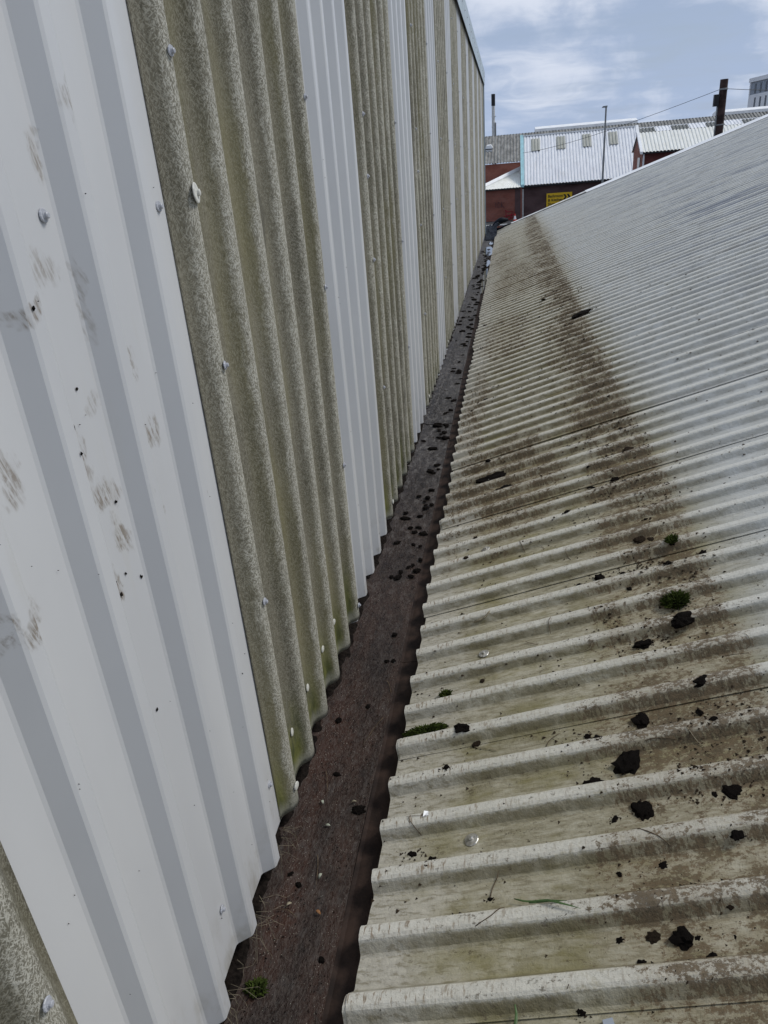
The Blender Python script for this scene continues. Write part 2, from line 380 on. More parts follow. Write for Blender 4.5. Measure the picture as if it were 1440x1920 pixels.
M['skylight'] = mat_farroof('grey_green_rooflight', (0.40, 0.40, 0.34), (0.50, 0.49, 0.43), (0.28, 0.28, 0.22))
M['darklight'] = mat_farroof('dark_rooflight', (0.15, 0.155, 0.145), (0.22, 0.22, 0.20), (0.08, 0.08, 0.07))
M['aqua'] = simple('pale_aqua_bargeboard', (0.36, 0.60, 0.63), 0.5, 0.4, 0.12, 2)
M['white'] = simple('white_paint', (0.84, 0.84, 0.83), 0.55, 0.4, 0.08, 2)
M['render'] = simple('white_render', (0.82, 0.82, 0.82), 0.7, 0.3, 0.04, 0.6)
M['greyclad'] = simple('blue_grey_cladding', (0.29, 0.32, 0.36), 0.5, 0.4, 0.08, 1)
M['glass'] = simple('dark_glass', (0.022, 0.025, 0.03), 0.12, 0.5, 0.3, 2)
M['wood'] = simple('dark_creosoted_wood', (0.055, 0.034, 0.030), 0.85, 0.2, 0.45, 5)
M['galv'] = simple('galvanised_post', (0.25, 0.255, 0.25), 0.5, 0.4, 0.15, 6)
M['black'] = simple('matt_black', (0.012, 0.012, 0.013), 0.5, 0.4, 0.2, 8)
M['yellow'] = simple('yellow_sign_panel', (0.80, 0.50, 0.015), 0.5, 0.4, 0.04, 1)
M['orange'] = simple('orange_plastic', (0.62, 0.06, 0.03), 0.5, 0.4, 0.1, 8)
M['conewhite'] = simple('white_reflective_sleeve', (0.8, 0.8, 0.8), 0.4, 0.4, 0.05, 8)
M['paintred'] = simple('red_spray_paint', (0.30, 0.012, 0.03), 0.6, 0.3, 0.2, 8)
M['paintblack'] = simple('black_spray_paint', (0.05, 0.035, 0.045), 0.6, 0.3, 0.2, 8)
mt, N = material('water', 0.03, 0.5)
N.b.inputs['Base Color'].default_value = (0.012, 0.011, 0.010, 1); x_, y_, z_ = N.obj()
N.put(N.bump(N.noise(N.vec(x_*9, y_*6), 1.0, 2), 0.03, 0.01), N.b.inputs['Normal']); M['water'] = mt

# ------------------------------------------------------------------ profiled sheets
def profile(pitch, crown, web, h, soft, n=3):
    """one pitch of trapezoid rib: list of (offset, height, prof) with eased corners; rib crown starts at offset 0"""
    pts = [(-web, 0.0), (0.0, h), (crown, h), (crown+web, 0.0)]
    out = []
    for i, (y, z) in enumerate(pts):
        prv = pts[i-1] if i else (crown+web-pitch, 0.0)
        nxt = pts[i+1] if i < 3 else (pitch-web, 0.0)
        def along(q, d):
            L = math.hypot(q[0]-y, q[1]-z); d = min(d, L*0.48); return (y+(q[0]-y)/L*d, z+(q[1]-z)/L*d)
        a, b = along(prv, soft), along(nxt, soft)
        for k in range(n):
            t = k/(n-1) if n > 1 else 0.5
            yy = (1-t)**2*a[0] + 2*t*(1-t)*y + t*t*b[0]; zz = (1-t)**2*a[1] + 2*t*(1-t)*z + t*t*b[1]
            out.append((yy, zz, zz/h))
    return out
WALLP = profile(0.2, 0.034, 0.027, 0.034, 0.004, 2)
GRPP = profile(0.2, 0.036, 0.034, 0.036, 0.018, 4)
ROOFP = profile(1/6, 0.032, 0.026, 0.033, 0.005, 2)
def heights(P, pitch, y0, y1, phase):
    """profile samples between y0 and y1 (crowns start at phase + k*pitch)"""
    k0 = math.floor((y0-phase)/pitch) - 1; k1 = math.ceil((y1-phase)/pitch) + 1
    pts = [(phase+k*pitch+a, h, p) for k in range(k0, k1+1) for a, h, p in P]
    pts.sort()
    def at(y):
        for (a, b) in zip(pts, pts[1:]):
            if a[0] <= y <= b[0]:
                t = (y-a[0])/max(1e-9, b[0]-a[0]); return (y, a[1]+(b[1]-a[1])*t, a[2]+(b[2]-a[2])*t)
    res = [at(y0)] + [q for q in pts if y0+1e-4 < q[0] < y1-1e-4] + [at(y1)]
    # mid points across the wide trough so it can bow a little
    out = []
    for a, b in zip(res, res[1:]):
        out.append(a)
        if b[0]-a[0] > 0.03: out.append(((a[0]+b[0])/2, (a[1]+b[1])/2, (a[2]+b[2])/2))
    return out + [res[-1]]
def sheet(name, mat, cols, rows, fn, uvfn, parent, smooth, thick):
    """cols: profile samples; rows: positions along the sheet"""
    nv = len(cols); v = []; uv = []; pf = []
    for r in rows:
        for c in cols: v.append(fn(r, c)); uv.append(uvfn(r, c)); pf.append(c[2])
    f = [(i*nv+j, i*nv+j+1, (i+1)*nv+j+1, (i+1)*nv+j) for i in range(len(rows)-1) for j in range(nv-1)]
    me = bpy.data.meshes.new(name); me.from_pydata(v, [], f); me.update()
    ul = me.uv_layers.new(name='UVMap'); li = [0]*len(me.loops); me.loops.foreach_get('vertex_index', li)
    ul.data.foreach_set('uv', [q for i in li for q in uv[i]])
    at = me.attributes.new('prof', 'FLOAT', 'POINT'); at.data.foreach_set('value', pf)
    if smooth: me.polygons.foreach_set('use_smooth', [True]*len(me.polygons))
    o = link(name, me, mat, parent)
    if thick:
        s = o.modifiers.new('thickness', 'SOLIDIFY'); s.thickness = thick; s.offset = -1
    return o
def frange(a, b, n): return [a+(b-a)*i/n for i in range(n+1)]

# ------------------------------------------------------------------ ground
g = MB(); g.v = [(-400,-300,0),(500,-300,0),(500,900,0),(-400,900,0)]; g.f = [(0,1,2,3)]
tag(g.build('ground', M['asphalt']), kind='structure')

# ------------------------------------------------------------------ tall clad building (left)
XV = -0.669; ZB, ZT = FOOT, CZ+2.0; YN, YF = -1.55, 20.5
bld = tag(empty('clad_building', (XV-0.1, 9, 0)), 'tall industrial building clad in alternating white metal and mossy fibreglass sheets', 'building')
def rel(o, p): o.matrix_parent_inverse = p.matrix_world.inverted() if False else Matrix.Translation(-p.location); return o
screw_me = MB().lathe([(0.0100,0),(0.0105,0.0015),(0.0095,0.003),(0.006,0.0035),(0.006,0.0045),(0.0048,0.005),(0.0048,0.0085),(0.0035,0.0095)], 12).mesh('screw')
cap_me = MB().lathe([(0.0125,0),(0.0135,0.002),(0.012,0.0045),(0.007,0.006),(0.003,0.0068)], 14).mesh('screw')
flat_me = MB().lathe([(0.0195,0),(0.0205,0.002),(0.0185,0.0035),(0.0085,0.0045),(0.007,0.005),(0.0066,0.0095),(0.0035,0.011)], 16).mesh('screw')
for me_, mm in ((screw_me,'screw'),(cap_me,'pale_cap'),(flat_me,'steel')):
    me_.materials.append(M[mm])
flat_pale = flat_me.copy(); flat_pale.materials.clear(); flat_pale.materials.append(M['pale_cap'])
def wall_sheet(kind, y0, y1, i, lift):
    P = GRPP if kind == 'grp' else WALLP
    cols = heights(P, 0.2, y0, y1, 0.1)
    zf = ZB + (0.010 if kind == 'grp' else 0.0) + random.uniform(-0.006, 0.006)
    rows = [zf, zf+0.02] + frange(zf+0.12, ZT-0.05, 16)
    amp = 0.0022 if kind == 'grp' else 0.0012
    def fn(z, c):
        y, h, p = c
        wob = amp*nz(y*4.0, z*1.7, i*3.1) + (0.0030 if kind == 'grp' else 0.0010)*nz(y*1.1, z*0.8, i)
        return (XV + lift + h + wob, y + 0.0018*nz(z*1.3, y*2.0, i+9.0), z + 0.004*nz(y*7, i, 1.0)*(z < zf+0.05))
    nm = 'fibreglass_sheet' if kind == 'grp' else 'metal_sheet'
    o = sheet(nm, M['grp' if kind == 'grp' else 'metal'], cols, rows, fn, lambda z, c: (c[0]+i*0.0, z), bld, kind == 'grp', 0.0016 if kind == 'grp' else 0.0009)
    rel(o, bld)
    def screw(y, z, me, off=0.0):
        s = link('screw', me, None, o, (XV+lift+off+0.0006, y, z), (random.uniform(-.2,.2), math.pi/2 + random.uniform(-.08,.08), 0))
    if kind == 'grp':
        for k in range(math.ceil((y0+0.02)/0.2), int((y1+0.05)/0.2)):
            if y0 < k*0.2+0.01 < y1-0.03 and y0 < 12: screw(k*0.2+0.046+random.uniform(-.012,.012), CZ-1.53+random.uniform(-.01,.01), cap_me)
        for z in (0.245, -0.36, -0.99, -1.63, 0.86, 1.48):
            if y0 < 14: screw(y0+0.066+random.uniform(-.004,.004), CZ+z+random.uniform(-.012,.012), cap_me if z < -1.5 else screw_me, 0.037)
            if y0 < 14: screw(round((y1-0.147)/0.2)*0.2+0.117, CZ+z+random.uniform(-.02,.02), screw_me, 0.037)
        if y0 < 14: screw(y0+0.068, CZ-0.008, flat_pale if y0 < 3 else screw_me, 0.037); screw(y0+0.52, CZ+1.2, screw_me)
    else:
        for z in (-0.02, -1.53, 1.45) if i < 50 else ():
            for q in (1.045, 1.42):
                if y0 < 14: screw(2*i+q+random.uniform(-.008,.008), CZ+z+random.uniform(-.008,.008), screw_me)
    return o
spans = []
y = -0.55
wall_sheet('metal', YN, -0.50, 90, 0.0)
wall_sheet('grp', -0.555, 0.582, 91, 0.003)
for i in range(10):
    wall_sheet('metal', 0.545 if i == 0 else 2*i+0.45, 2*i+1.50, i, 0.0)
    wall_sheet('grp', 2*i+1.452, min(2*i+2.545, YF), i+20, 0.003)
# parapet capping with a folded lip
cp = MB()
for (a, b) in ((YN, 2.4), (2.4, 5.4), (5.4, 8.4), (8.4, 11.4), (11.4, 14.4), (14.4, 17.4), (17.4, YF+0.03)):
    q = MB().prism([(XV+0.070,a+0.002,ZT-0.25),(XV+0.074,a+0.002,ZT-0.248),(XV+0.082,a+0.002,ZT+0.028),(XV-0.40,a+0.002,ZT+0.075),(XV-0.40,a+0.002,ZT+0.071),(XV+0.077,a+0.002,ZT+0.022)], (0, b-a-0.004, 0))
    o = rel(q.build('capping_length', M['cap'], bld), bld)
    for k in range(5):
        link('screw', screw_me, None, o, (XV+0.079, a+0.3+k*0.6, ZT-0.10+random.uniform(-.01,.01)), (0, math.pi/2, 0))
rel(MB().box(XV-0.30, XV-0.045, YN, YF-0.02, 0, ZT+0.02).build('brick_base_wall', M['darkbrick'], bld), bld)
rel(MB().box(-14, XV-0.31, YN, YF-0.03, 0, ZT-0.05).build('building_body', M['greyclad'], bld), bld)
rel(MB().box(XV-0.042, XV+0.064, YF+0.004, YF+0.02, ZB+0.02, ZT-0.02).build('corner_flashing', M['cap'], bld), bld)

# ------------------------------------------------------------------ low shed with ribbed roof (right)
PIT = R(18.3); XE, ZE = -0.36, CZ-1.715-0.033      # eaves line, trough level
ct, st_ = math.cos(PIT), math.sin(PIT)
RP = 1/6; RY0 = 0.957                               # crown start of a lap rib
SL = 9.8                                            # slope length to the ridge
shed = tag(empty('low_shed', (4, 9, 0)), 'low shed whose dirty ribbed sheet roof fills the right side', 'shed')
RIB = heights(ROOFP, RP, -2.6, 23.2, RY0)
import bisect
RKEY = [r[0] for r in RIB]
def rib_h(y):
    i = max(1, min(len(RIB)-1, bisect.bisect(RKEY, y))); a, b = RIB[i-1], RIB[i]
    return a[1] + (b[1]-a[1])*(y-a[0])/max(1e-9, b[0]-a[0])
def on_roof(s, y, up=0.0):                          # point on the roof surface
    h = rib_h(y) + 0.0035 + up
    return Vector((XE + s*ct - h*st_, y, ZE + s*st_ + h*ct))
roof_lines = [0.0, 0.01] + frange(0.06, 2.4, 26) + frange(2.55, SL, 26)
k = -3
while True:
    ya = RY0 + k*5*RP - 0.026 - 0.008
    yb = ya + 5*RP + 0.085
    if ya > 22.35: break
    yb = min(yb, 22.42)
    cols = heights(ROOFP, RP, ya, yb, RY0)
    edge = random.uniform(-0.010, 0.010)
    def fn(s, c, k=k, ya=ya, yb=yb, edge=edge):
        y, h, p = c; t = (y-ya)/(yb-ya)
        lift = 0.0050*(1-t)**1.5
        wob = 0.0016*nz(s*2.3, y*5.0, k*1.7) + 0.003*nz(s*0.6, y*0.8, k)
        hh = h*(1.0 + 0.05*nz(s*3, math.floor((y-RY0+0.05)/RP)*2.7, 4)) + lift + wob
        yy = y + 0.0032*nz(s*1.5, math.floor((y-RY0+0.05)/RP)*3.3, 7)*(0.2+p)
        ss = s + (edge + 0.006*nz(y*9, k, 2) if s < 0.02 else 0)
        return (XE + ss*ct - hh*st_, yy, ZE + ss*st_ + hh*ct)
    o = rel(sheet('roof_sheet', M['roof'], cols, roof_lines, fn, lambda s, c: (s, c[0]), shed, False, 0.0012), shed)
    # fixings: washers in the trough near the eaves and up the slope
    for (sv, rib) in (((0.272, 2), (2.0, 1), (2.0, 4), (3.9, 2)) if k < 8 else ((0.272, 2),)):
        yy = RY0 + (k*5+rib)*RP + 0.105
        if -0.4 < yy < 22.2:
            p = on_roof(sv + random.uniform(-.012, .012), yy, 0.001)
            link('screw', flat_me, None, o, p, (random.uniform(-.08,.08), -PIT, 0))
    k += 1
# verge flashing at the far end, ridge, back slope, walls
v = []
def rp(s, y, h): return (XE + s*ct - h*st_, y, ZE + s*st_ + h*ct)
for i, (a, b) in enumerate(((0.28, 2.6), (2.58, 4.9), (4.88, 7.2), (7.18, SL))):
    e = 0.002*(i % 2)
    q = MB().prism([rp(a,22.30,0.037+e),rp(b,22.30,0.037+e),rp(b,22.30,0.041+e),rp(a,22.30,0.041+e)], (0,0.16,0))
    q.prism([rp(a,22.452,-0.14),rp(b,22.452,-0.14),rp(b,22.452,0.041+e),rp(a,22.452,0.041+e)], (0,0.006,0))
    ha, hb = (0.070, 0.070) if i else (0.035, 0.060)
    q.prism([rp(a,22.20,0.044+e),rp(a,22.24,0.050+e),rp(a,22.44,ha+0.02),rp(a,22.44,0.044+e)], Vector(rp(b,22.2,hb-ha))-Vector(rp(a,22.2,0)))
    rel(q.build('verge_flashing', M['white'] if i else M['flash'], shed), shed)
RX, RZ = XE + SL*ct, ZE + SL*st_
rel(MB().prism([(RX-0.2,-2.2,RZ-0.02),(RX,-2.2,RZ+0.065),(RX+0.2,-2.2,RZ-0.02),(RX,-2.2,RZ+0.055)], (0,24.6,0)).build('ridge_capping', M['flash'], shed), shed)
rel(MB().prism([(RX+0.02,-2.2,RZ-0.01),(RX+9.0,-2.2,RZ-3.0),(RX+9.0,-2.2,RZ-3.04),(RX+0.02,-2.2,RZ-0.05)], (0,24.6,0)).build('back_slope', M['whiteroof'], shed), shed)
rel(MB().prism([(XE+0.10,22.38,0),(RX+8.9,22.38,0),(RX+8.9,22.38,RZ-3.06),(RX,22.38,RZ-0.08),(XE+0.10,22.38,ZE-0.06)], (0,-0.2,0)).build('gable_wall', M['darkbrick'], shed), shed)
rel(MB().box(XE+0.10, XE+0.30, -2.1, 22.17, 0, ZE-0.05).build('side_wall', M['darkbrick'], shed), shed)

# ------------------------------------------------------------------ box gutter between them
ZS = CZ - 1.785
gut = tag(empty('box_gutter', (-0.5, 9, ZS-0.05)), 'long dark box gutter full of wet brown silt between wall and roof', 'gutter')
joints = [-2.0, -0.62, 2.34, 5.30, 8.2, 9.6, 12.6, 15.6, 18.6, 22.5]
for i, (a, b) in enumerate(zip(joints, joints[1:])):
    nx, ny = 12, max(8, int((b-a)*14)); vs = []; fs = []
    e = 0.004*(i % 2)
    for iy in range(ny+1):
        yy = a + (b-a-0.004)*iy/ny
        for ix in range(nx+1):
            xx = -0.715 + 0.280*ix/nx
            z = ZS + e + 0.006*nz(xx*6, yy*2.5, 2) + 0.003*nz(xx*22, yy*14, 5)
            if xx < -0.62: z += (0.018 + 0.012*nz(yy*9, 3, 1))*((-0.62-xx)/0.095)      # silt banked under the cladding
            vs.append((xx + (0.006*nz(yy*1.7, 1, 1) if ix == nx else 0), yy, z))
    for iy in range(ny):
        for ix in range(nx):
            q = iy*(nx+1)+ix; fs.append((q, q+1, q+nx+2, q+nx+1))
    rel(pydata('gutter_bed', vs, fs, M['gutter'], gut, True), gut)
    L = MB().prism([(-0.437,a,ZS-0.004),(-0.425,a,ZS-0.008),(-0.30,a,ZS+0.010),(-0.27,a,ZS+0.030),(-0.27,a,ZS-0.045),(-0.437,a,ZS-0.045)], (0,b-a-0.003,0))
    rel(L.build('side_lining', M['lining'], gut), gut)
rel(MB().box(-0.714, -0.262, -2.05, 22.5, ZS-0.09, ZS-0.047).build('gutter_support', M['black'], gut), gut)
# dark back of the gutter under the cladding
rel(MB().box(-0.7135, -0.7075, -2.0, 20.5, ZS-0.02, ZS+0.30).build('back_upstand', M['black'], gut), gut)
# black soil packed into the gap under the cladding
vs, fs = [], []; ny = 900
for iy in range(ny+1):
    yy = 0.6 + 12*(iy/ny)**1.3
    hb = 0.028 + 0.022*nz(yy*6, 1, 4) + 0.012*nz(yy*31, 2, 4)
    for ix in range(7):
        t_ = ix/6; vs.append((-0.706 + (0.058 + 0.016*nz(yy*13, 5, 1))*t_ , yy, ZS - 0.004 + (hb*(1-t_**1.5)) + 0.007*nz(yy*70, t_*6, 2)*(1-t_)+ 0.006))
fs = [(iy*7+ix, iy*7+ix+1, iy*7+ix+8, iy*7+ix+7) for iy in range(ny) for ix in range(6)]
tag(pydata('soil_bank', vs, fs, M['soil']), 'black soil packed along the foot of the cladding', 'soil', None, 'stuff')
# standing water near the far end
def blob(cx, cy, rx, ry, z, seed, n=40):
    vs = [(cx, cy, z)]; 
    for i in range(n):
        a = 2*math.pi*i/n; k_ = 1 + 0.28*nz(math.cos(a)*1.7, math.sin(a)*1.7, seed)
        vs.append((min(-0.372, cx+rx*math.cos(a)*k_), cy+ry*math.sin(a)*k_, z))
    return vs, [(0, i+1, (i+1) % n + 1) for i in range(n)]
for (cx, cy, rx, ry) in ((-0.425,12.9,0.035,1.5),(-0.465,17.4,0.10,1.0),(-0.42,15.2,0.04,0.5),(-0.45,19.2,0.06,0.35)):
    vs, fs = blob(cx, cy, rx, ry, ZS+0.013, cy)
    tag(pydata('water', vs, fs, M['water']), kind='structure')

# ------------------------------------------------------------------ black plastic bundle blocking the far end of the gutter
vs, fs = [], []; nx, ny = 26, 40
for iy in range(ny+1):
    for ix in range(nx+1):
        u, t = ix/nx, iy/ny; yy = 20.0 + 2.5*t; xx = -0.63 + 0.30*u + 0.16*max(0, t-0.45)*u*1.6
        ridge = max(0, nz(xx*7, yy*2.2, 1))*0.10 + abs(nz(xx*16+yy*3, yy*4, 2))*0.06
        base = ZS + 0.015 + 0.16*min(1, max(0, t-0.02)*1.8)
        if u > 0.55: base += 0.20*(u-0.55)*min(1, t*1.6)
        vs.append((xx + 0.02*nz(yy*4, xx*4, 4), yy, base + ridge*min(1, t*4)))
fs = [(iy*(nx+1)+ix, iy*(nx+1)+ix+1, (iy+1)*(nx+1)+ix+1, (iy+1)*(nx+1)+ix) for iy in range(ny) for ix in range(nx)]
tarp = tag(empty('plastic_bundle', (-0.45, 21.2, ZS)), 'crumpled black plastic sheet stuffed in the far end of the gutter', 'plastic sheet')
o = rel(pydata('crumpled_sheet', vs, fs, M['tarp'], tarp, True), tarp); o.modifiers.new('thickness', 'SOLIDIFY').thickness = 0.004
fold = MB(); 
pts = [Vector((-0.46+0.42*t, 21.9+0.15*t, ZS+0.17+0.16*math.sin(min(1,t*1.25)*1.9)+0.02*t)) for t in frange(0, 1, 10)]
fold.tube(pts, [0.03+0.055*math.sin(math.pi*min(1,0.12+t*0.85))+0.008*nz(t*6,1,1) for t in frange(0,1,10)], 10)
rel(fold.build('rolled_fold', M['tarp'], tarp, True), tarp)
flap = MB().tube([(-0.40,21.5,ZS+0.13),(-0.25,21.55,ZS+0.17),(-0.08,21.6,ZS+0.235),(0.05,21.65,ZS+0.27)], [0.03,0.032,0.022,0.012], 6)
rel(flap.build('loose_flap', M['tarp'], tarp, True), tarp)

# ------------------------------------------------------------------ debris
def clod_mesh(name, seed, sub=2, rough=0.5, flat=0.6, mat='soil'):
    bm = bmesh.new(); bmesh.ops.create_icosphere(bm, subdivisions=sub, radius=0.5)
    for v_ in bm.verts:
        p = v_.co*2; d = 1 + rough*nz(p.x*1.1+seed*5, p.y*1.1, p.z*1.1) + rough*0.6*nz(p.x*2.9, p.y*2.9+seed*3, p.z*2.9) + rough*0.8*nz(p.x*7, p.y*7, p.z*7+seed)
        v_.co = v_.co*d; v_.co.z = max(-0.12, v_.co.z*flat)
    me = bpy.data.meshes.new(name); bm.to_mesh(me); bm.free(); me.materials.append(M[mat]); return me
clods = [clod_mesh('soil_clod', i, 3, 0.46, 0.62, 'soil') for i in range(6)] + [clod_mesh('soil_clod', i+9, 3, 0.36, 0.6, 'soil2') for i in range(3)]
def roof_zone(s_, y_):
    a = 'in the dirty strip' if s_ > 0.6 else 'between the dirty strip and the gutter'
    b = 'on the nearest ribs' if y_ < 1.55 else ('before the green moss' if y_ < 2.2 else ('beyond the green moss' if y_ < 3.1 else 'on the distant ribs'))
    return 'small dark soil clod %s %s' % (a, b), 'roof clods %s %s' % (a, b)
def gutter_zone(y_):
    b = 'beside the nearest white sheet' if y_ < 1.45 else ('beside the nearest full fibreglass sheet' if y_ < 2.5 else ('beside the second white sheet' if y_ < 3.45 else ('beside the second and third fibreglass sheets' if y_ < 6.5 else 'far along towards the black plastic')))
    return 'small black clod on the gutter silt %s' % b, 'gutter clods %s' % b
def put_clod(name, me, pos, size, label, cat, group=None, roofed=True, stretch=1.0, rz=None, hz=1.0):
    rz = random.uniform(0, 6.28) if rz is None else rz
    o = link(name, me, None, None, pos, (0, -PIT if roofed else 0, rz) , (size*stretch, size, size*hz))
    if roofed: o.rotation_euler = (Matrix.Rotation(-PIT, 3, 'Y') @ Matrix.Rotation(rz, 3, 'Z')).to_euler()
    return tag(o, label, cat, group)
def tuft(name, pos, rx, ry, hgt, n, mat, seed, label, cat, group=None, roofed=True):
    """moss cushion: an uneven mound set with many short upright shoots"""
    rn = random.Random(seed); t = tag(empty(name, pos), label, cat, group)
    if roofed: t.rotation_euler = (0, -PIT, 0)
    me = clod_mesh('mound', seed, 3, 0.6, 0.7, 'soil'); mo = link('mound', me, None, t, (0,0,0), (0,0,0), (rx*1.7, ry*1.7, hgt*1.3))
    q = MB()
    for i in range(n):
        a = rn.uniform(0, 6.28); r_ = math.sqrt(rn.random()); x, y = rx*r_*math.cos(a), ry*r_*math.sin(a)
        z0 = hgt*0.35*(1-r_*r_); L = hgt*rn.uniform(0.15, 0.5); dx, dy = x*0.5+rn.uniform(-.4,.4)*hgt*0.6, y*0.5+rn.uniform(-.4,.4)*hgt*0.6
        q.tube([(x,y,z0),(x+dx*0.5,y+dy*0.5,z0+L*0.7),(x+dx,y+dy,z0+L)], [0.0018,0.0028,0.0008], 3, False)
    q.build('shoots', M[mat], t)
    return t
# the largest pieces, each at its own place: (slope position, along, size)
tuft('moss_tuft', on_roof(0.985, 2.265, -0.004), 0.034, 0.034, 0.05, 650, 'moss', 3, 'green moss tuft growing at the top of the dirty strip on the ribbed roof', 'moss')
put_clod('soil_clod', clods[0], on_roof(0.98, 2.12), 0.070, 'large black soil clod just below the green moss tuft on the roof', 'soil', hz=0.9)
put_clod('soil_clod', clods[1], on_roof(0.84, 2.07), 0.046, 'black soil clod lying left of the large clod below the green moss tuft', 'soil', stretch=1.3)
tuft('moss_strip', on_roof(0.085, 1.872, -0.003), 0.058, 0.018, 0.024, 420, 'moss', 5, 'long dark green moss strip at the gutter edge of the roof', 'moss')
tuft('moss_tuft', on_roof(0.145, 2.03, -0.002), 0.018, 0.018, 0.03, 160, 'moss', 7, 'small dark moss lump just above the long moss strip near the gutter', 'moss')
tuft('moss_tuft', on_roof(1.05, 2.63, -0.002), 0.018, 0.020, 0.035, 160, 'moss', 8, 'dark moss tuft on the roof rib beyond the green one', 'moss')
put_clod('soil_clod', clods[2], on_roof(1.11, 7.29), 0.125, 'elongated black soil heap standing out far up the dirty strip', 'soil', stretch=1.5, rz=0.2, hz=0.6)
put_clod('soil_clod', clods[3], on_roof(0.76, 1.06), 0.047, 'biggest dark clod in the roof trough nearest the bottom right corner', 'soil', stretch=1.1)
put_clod('soil_clod', clods[4], on_roof(0.27, 3.93), 0.125, 'flat black mud heap near the gutter in the muddy patch', 'soil', stretch=1.4, rz=0.1, hz=0.45)
put_clod('soil_clod', clods[1], on_roof(0.33, 3.67), 0.085, 'smaller mud heap in front of the flat black one near the gutter', 'soil', stretch=1.5, rz=0.3, hz=0.45)
RC = [(1.03,3.72,0.066),(0.8,3.39,0.039),(0.92,3.42,0.033),(0.99,5.88,0.05),(0.23,1.81,0.044),(0.27,1.76,0.025),(0.19,1.65,0.017),(0.97,1.8,0.035),(0.78,1.72,0.051),(0.72,1.57,0.06),(0.62,1.51,0.041),(0.73,1.4,0.045),(0.95,1.42,0.04),(0.93,1.28,0.03),(0.66,1.39,0.014),(0.7,1.07,0.028),(0.63,1.07,0.018),(0.81,1.01,0.02),(0.67,1.01,0.019),(0.86,1.05,0.015),(0.65,1.66,0.014),(0.62,1.7,0.017),(0.1,1.38,0.02),(0.17,1.33,0.018),(0.33,1.21,0.012),(0.53,0.93,0.018),(0.75,1.24,0.023),(0.65,1.23,0.015),(0.94,1.71,0.02),(0.38,3.35,0.033),(0.43,3.35,0.038),(0.18,3.54,0.03),(0.75,2.55,0.035),(0.71,2.34,0.017),(0.43,2.84,0.019),(0.19,2.67,0.019),(0.98,2.74,0.028),(0.94,2.76,0.042),(1.14,2.54,0.022),(1.19,2.52,0.022),(0.67,2.53,0.022),(0.84,2.54,0.022),(0.87,1.11,0.017)]
for i, (s_, y_, d_) in enumerate(RC):
    put_clod('soil_clod', random.choice(clods), on_roof(s_, y_), d_*random.uniform(0.9, 1.15), roof_zone(s_, y_)[0], 'soil', roof_zone(s_, y_)[1], stretch=random.uniform(1, 1.5), hz=random.uniform(.6, 1))
for i in range(60):
    y_ = random.uniform(0.9, 9.5); s_ = random.gauss(0.95, 0.16) if random.random() < 0.6 else random.uniform(0.06, 0.9)
    if y_ < 2 and s_ < 0.5 and random.random() < 0.6: continue
    put_clod('soil_clod', random.choice(clods), on_roof(s_, y_), random.uniform(0.008, 0.018)*(1+y_*0.16), roof_zone(s_, y_)[0], 'soil', roof_zone(s_, y_)[1], stretch=random.uniform(1, 1.6), hz=random.uniform(.6, 1))
GC = [(-0.464,1.578,0.032),(-0.468,1.102,0.016),(-0.614,1.333,0.017),(-0.483,2.51,0.021),(-0.61,1.969,0.02),(-0.582,1.302,0.014),(-0.562,1.715,0.017),(-0.517,2.051,0.016),(-0.489,2.325,0.018),(-0.461,2.327,0.018),(-0.538,3.519,0.027),(-0.444,3.161,0.022),(-0.45,3.053,0.032),(-0.546,5.261,0.066),(-0.46,4.968,0.055),(-0.47,5.63,0.035)]
for i, (x_, y_, d_) in enumerate(GC):
    put_clod('soil_clod', clods[i % 5], (x_, y_, ZS+0.006), d_, 'square black clod lying on the wet brown silt in the near gutter' if i == 0 else gutter_zone(y_)[0], 'soil', None if i == 0 else gutter_zone(y_)[1], False, random.uniform(1, 1.4))
for i in range(150):
    y_ = 2.8 + 15*random.random()**1.15; x_ = random.choice((random.uniform(-0.62,-0.45), random.gauss(-0.475, 0.02)))
    put_clod('soil_clod', clods[i % 5], (min(-0.445, x_), y_, ZS+0.006), random.uniform(0.012, 0.026)*(1+y_*0.11), gutter_zone(y_)[0], 'soil', gutter_zone(y_)[1], False, random.uniform(1, 1.7), hz=0.8)
tuft('moss_tuft', (-0.612, 1.015, ZS), 0.020, 0.016, 0.03, 200, 'moss', 21, 'bright green moss lump in the gutter corner at the bottom of the picture', 'moss', None, False)
# twigs, stalks, grass, leaves
def twig(pts, r, mat, name, label, cat, group=None):
    base = Vector(pts[0]); q = MB().tube([Vector(p)-base for p in pts], [r]*(len(pts)-1)+[r*0.4], 5)
    return tag(q.build(name, M[mat], None, True, base), label, cat, group)
rt = random.Random(5)
def roof_line(s0, y0, s1, y1, n=6, bend=0.01, up=0.003):
    out = []
    for i in range(n+1):
        t = i/n; b = bend*math.sin(t*3.1)
        out.append(on_roof(s0+(s1-s0)*t+b, y0+(y1-y0)*t-b*0.5, up))
    return out
twig(roof_line(0.70,1.335,0.78,1.275), 0.0014, 'twig', 'twig', 'reddish brown stalk lying beside two dark clods on the near roof', 'twig')
twig(roof_line(0.24,2.44,0.31,2.46), 0.004, 'straw', 'straw_piece', 'short thick straw piece lying flat on the roof near the gutter', 'straw')
for i in range(46):
    y_ = rt.uniform(0.95, 4.6); s_ = rt.uniform(0.12, 1.15); L = rt.uniform(0.025, 0.085); a = rt.uniform(0, 3.14)
    twig(roof_line(s_, y_, s_+L*math.cos(a), y_+L*math.sin(a), 6, rt.uniform(-.014,.014)), rt.uniform(.0006,.0012), rt.choice(('twig','twig','straw')), 'twig', 'thin dry stalk lying on the dirty ribbed roof', 'twig', 'thin stalks on the roof')
